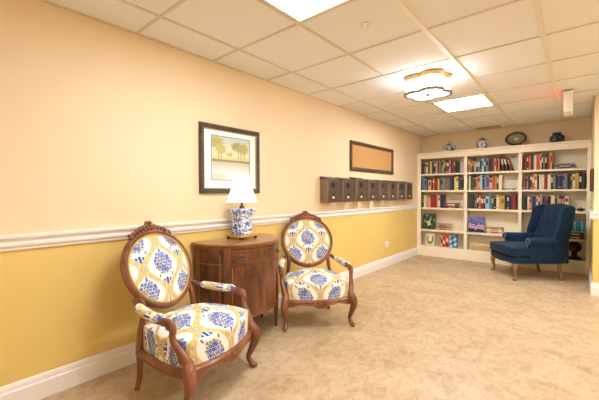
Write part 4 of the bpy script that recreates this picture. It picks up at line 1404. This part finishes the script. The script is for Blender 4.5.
# wings
for sy in (-1, 1):
    pts = [(-0.62, 0.56), (-0.52, 0.55), (-0.500, 0.60), (-0.515, 0.68), (-0.540, 0.76), (-0.558, 0.84), (-0.572, 0.92), (-0.592, 0.972), (-0.635, 1.003), (-0.69, 1.014), (-0.735, 1.008), (-0.760, 0.975),
           (-0.738, 0.85), (-0.71, 0.70), (-0.675, 0.56)]
    P = [(p.x, p.y) for p in catmull([(q[0], q[1], 0) for q in pts], 3, closed=True)]
    cxm = sum(p[0] for p in P)/len(P); czm = sum(p[1] for p in P)/len(P)
    b = MB(); N = len(P); vs, fs = [], []
    layers = [(0.0, 0.93), (0.008, 0.98), (0.024, 1.0), (0.046, 1.0), (0.062, 0.98), (0.070, 0.93)]
    for (d, sc) in layers:
        for (x, z) in P:
            xx, zz = cxm+(x-cxm)*sc, czm+(z-czm)*sc
            f = max(0, min(1, (xx+0.75)/0.25))
            vs.append((xx, sy*(0.250+0.034*f+d), zz))
    for i in range(len(layers)-1):
        for j in range(N):
            fs.append((i*N+j, i*N+(j+1) % N, (i+1)*N+(j+1) % N, (i+1)*N+j))
    fs += [tuple(range(N-1, -1, -1)), tuple((len(layers)-1)*N+j for j in range(N))]
    b.add(vs, fs)
    w = b.build('wing', M_vel, wc, angle=50)
# lower rear panel closing the chair back down to the base
b = MB(); b.frombm(softbox(-0.70, -0.60, -0.30, 0.30, 0.235, 0.58, 0.02, None, 6)); b.build('rear_panel', M_vel, wc, angle=60)
# legs
for sy in (-1, 1):
    b = MB()
    b.tube([(-0.03, sy*0.300, 0.250), (-0.015, sy*0.306, 0.215), (-0.002, sy*0.312, 0.175), (-0.010, sy*0.310, 0.115), (-0.022, sy*0.306, 0.060), (-0.010, sy*0.310, 0.028), (0.004, sy*0.315, 0.010)],
           [0.030, 0.034, 0.032, 0.022, 0.017, 0.021, 0.016], 12)
    b.lathe([(0.020, 0.0), (0.030, 0.006), (0.030, 0.016), (0.018, 0.026)], (-0.004, sy*0.313, 0), 16)
    b.build('front_leg', M_wleg, wc)
    b = MB()
    b.tube([(-0.600, sy*0.250, 0.25), (-0.606, sy*0.250, 0.18), (-0.618, sy*0.248, 0.08), (-0.640, sy*0.246, 0.0)], [0.026, 0.024, 0.019, 0.018], 10)
    b.build('rear_leg', M_wleg, wc)

# ------------------------------------------------------------------ camera
cam = bpy.data.cameras.new('camera')
cam.sensor_fit = 'HORIZONTAL'; cam.sensor_width = 36.0
cam.lens = 36.0*330.946/599.0
cam.clip_start = 0.02
co = bpy.data.objects.new('camera', cam); COL.objects.link(co)
yaw, pit, rol = radians(40.216), radians(-1.15), radians(-0.146)
F = Vector((-sin(yaw)*cos(pit), cos(yaw)*cos(pit), sin(pit)))
Rv = Vector((cos(yaw), sin(yaw), 0)); Uv = Rv.cross(F)
R2 = Rv*cos(rol)+Uv*sin(rol); U2 = -Rv*sin(rol)+Uv*cos(rol)
mw = Matrix(((R2.x, U2.x, -F.x, 2.395), (R2.y, U2.y, -F.y, 0.0), (R2.z, U2.z, -F.z, 1.192), (0, 0, 0, 1)))
co.matrix_world = mw
scene.camera = co

# ------------------------------------------------------------------ world and view
w = bpy.data.worlds.new('world'); scene.world = w; w.use_nodes = True
w.node_tree.nodes['Background'].inputs['Color'].default_value = (1, 0.93, 0.82, 1)
w.node_tree.nodes['Background'].inputs['Strength'].default_value = 0.3
scene.view_settings.view_transform = 'Standard'
scene.view_settings.look = 'None'
scene.view_settings.exposure = 0.33
scene.view_settings.gamma = 1.0
scene.view_settings.use_curve_mapping = False
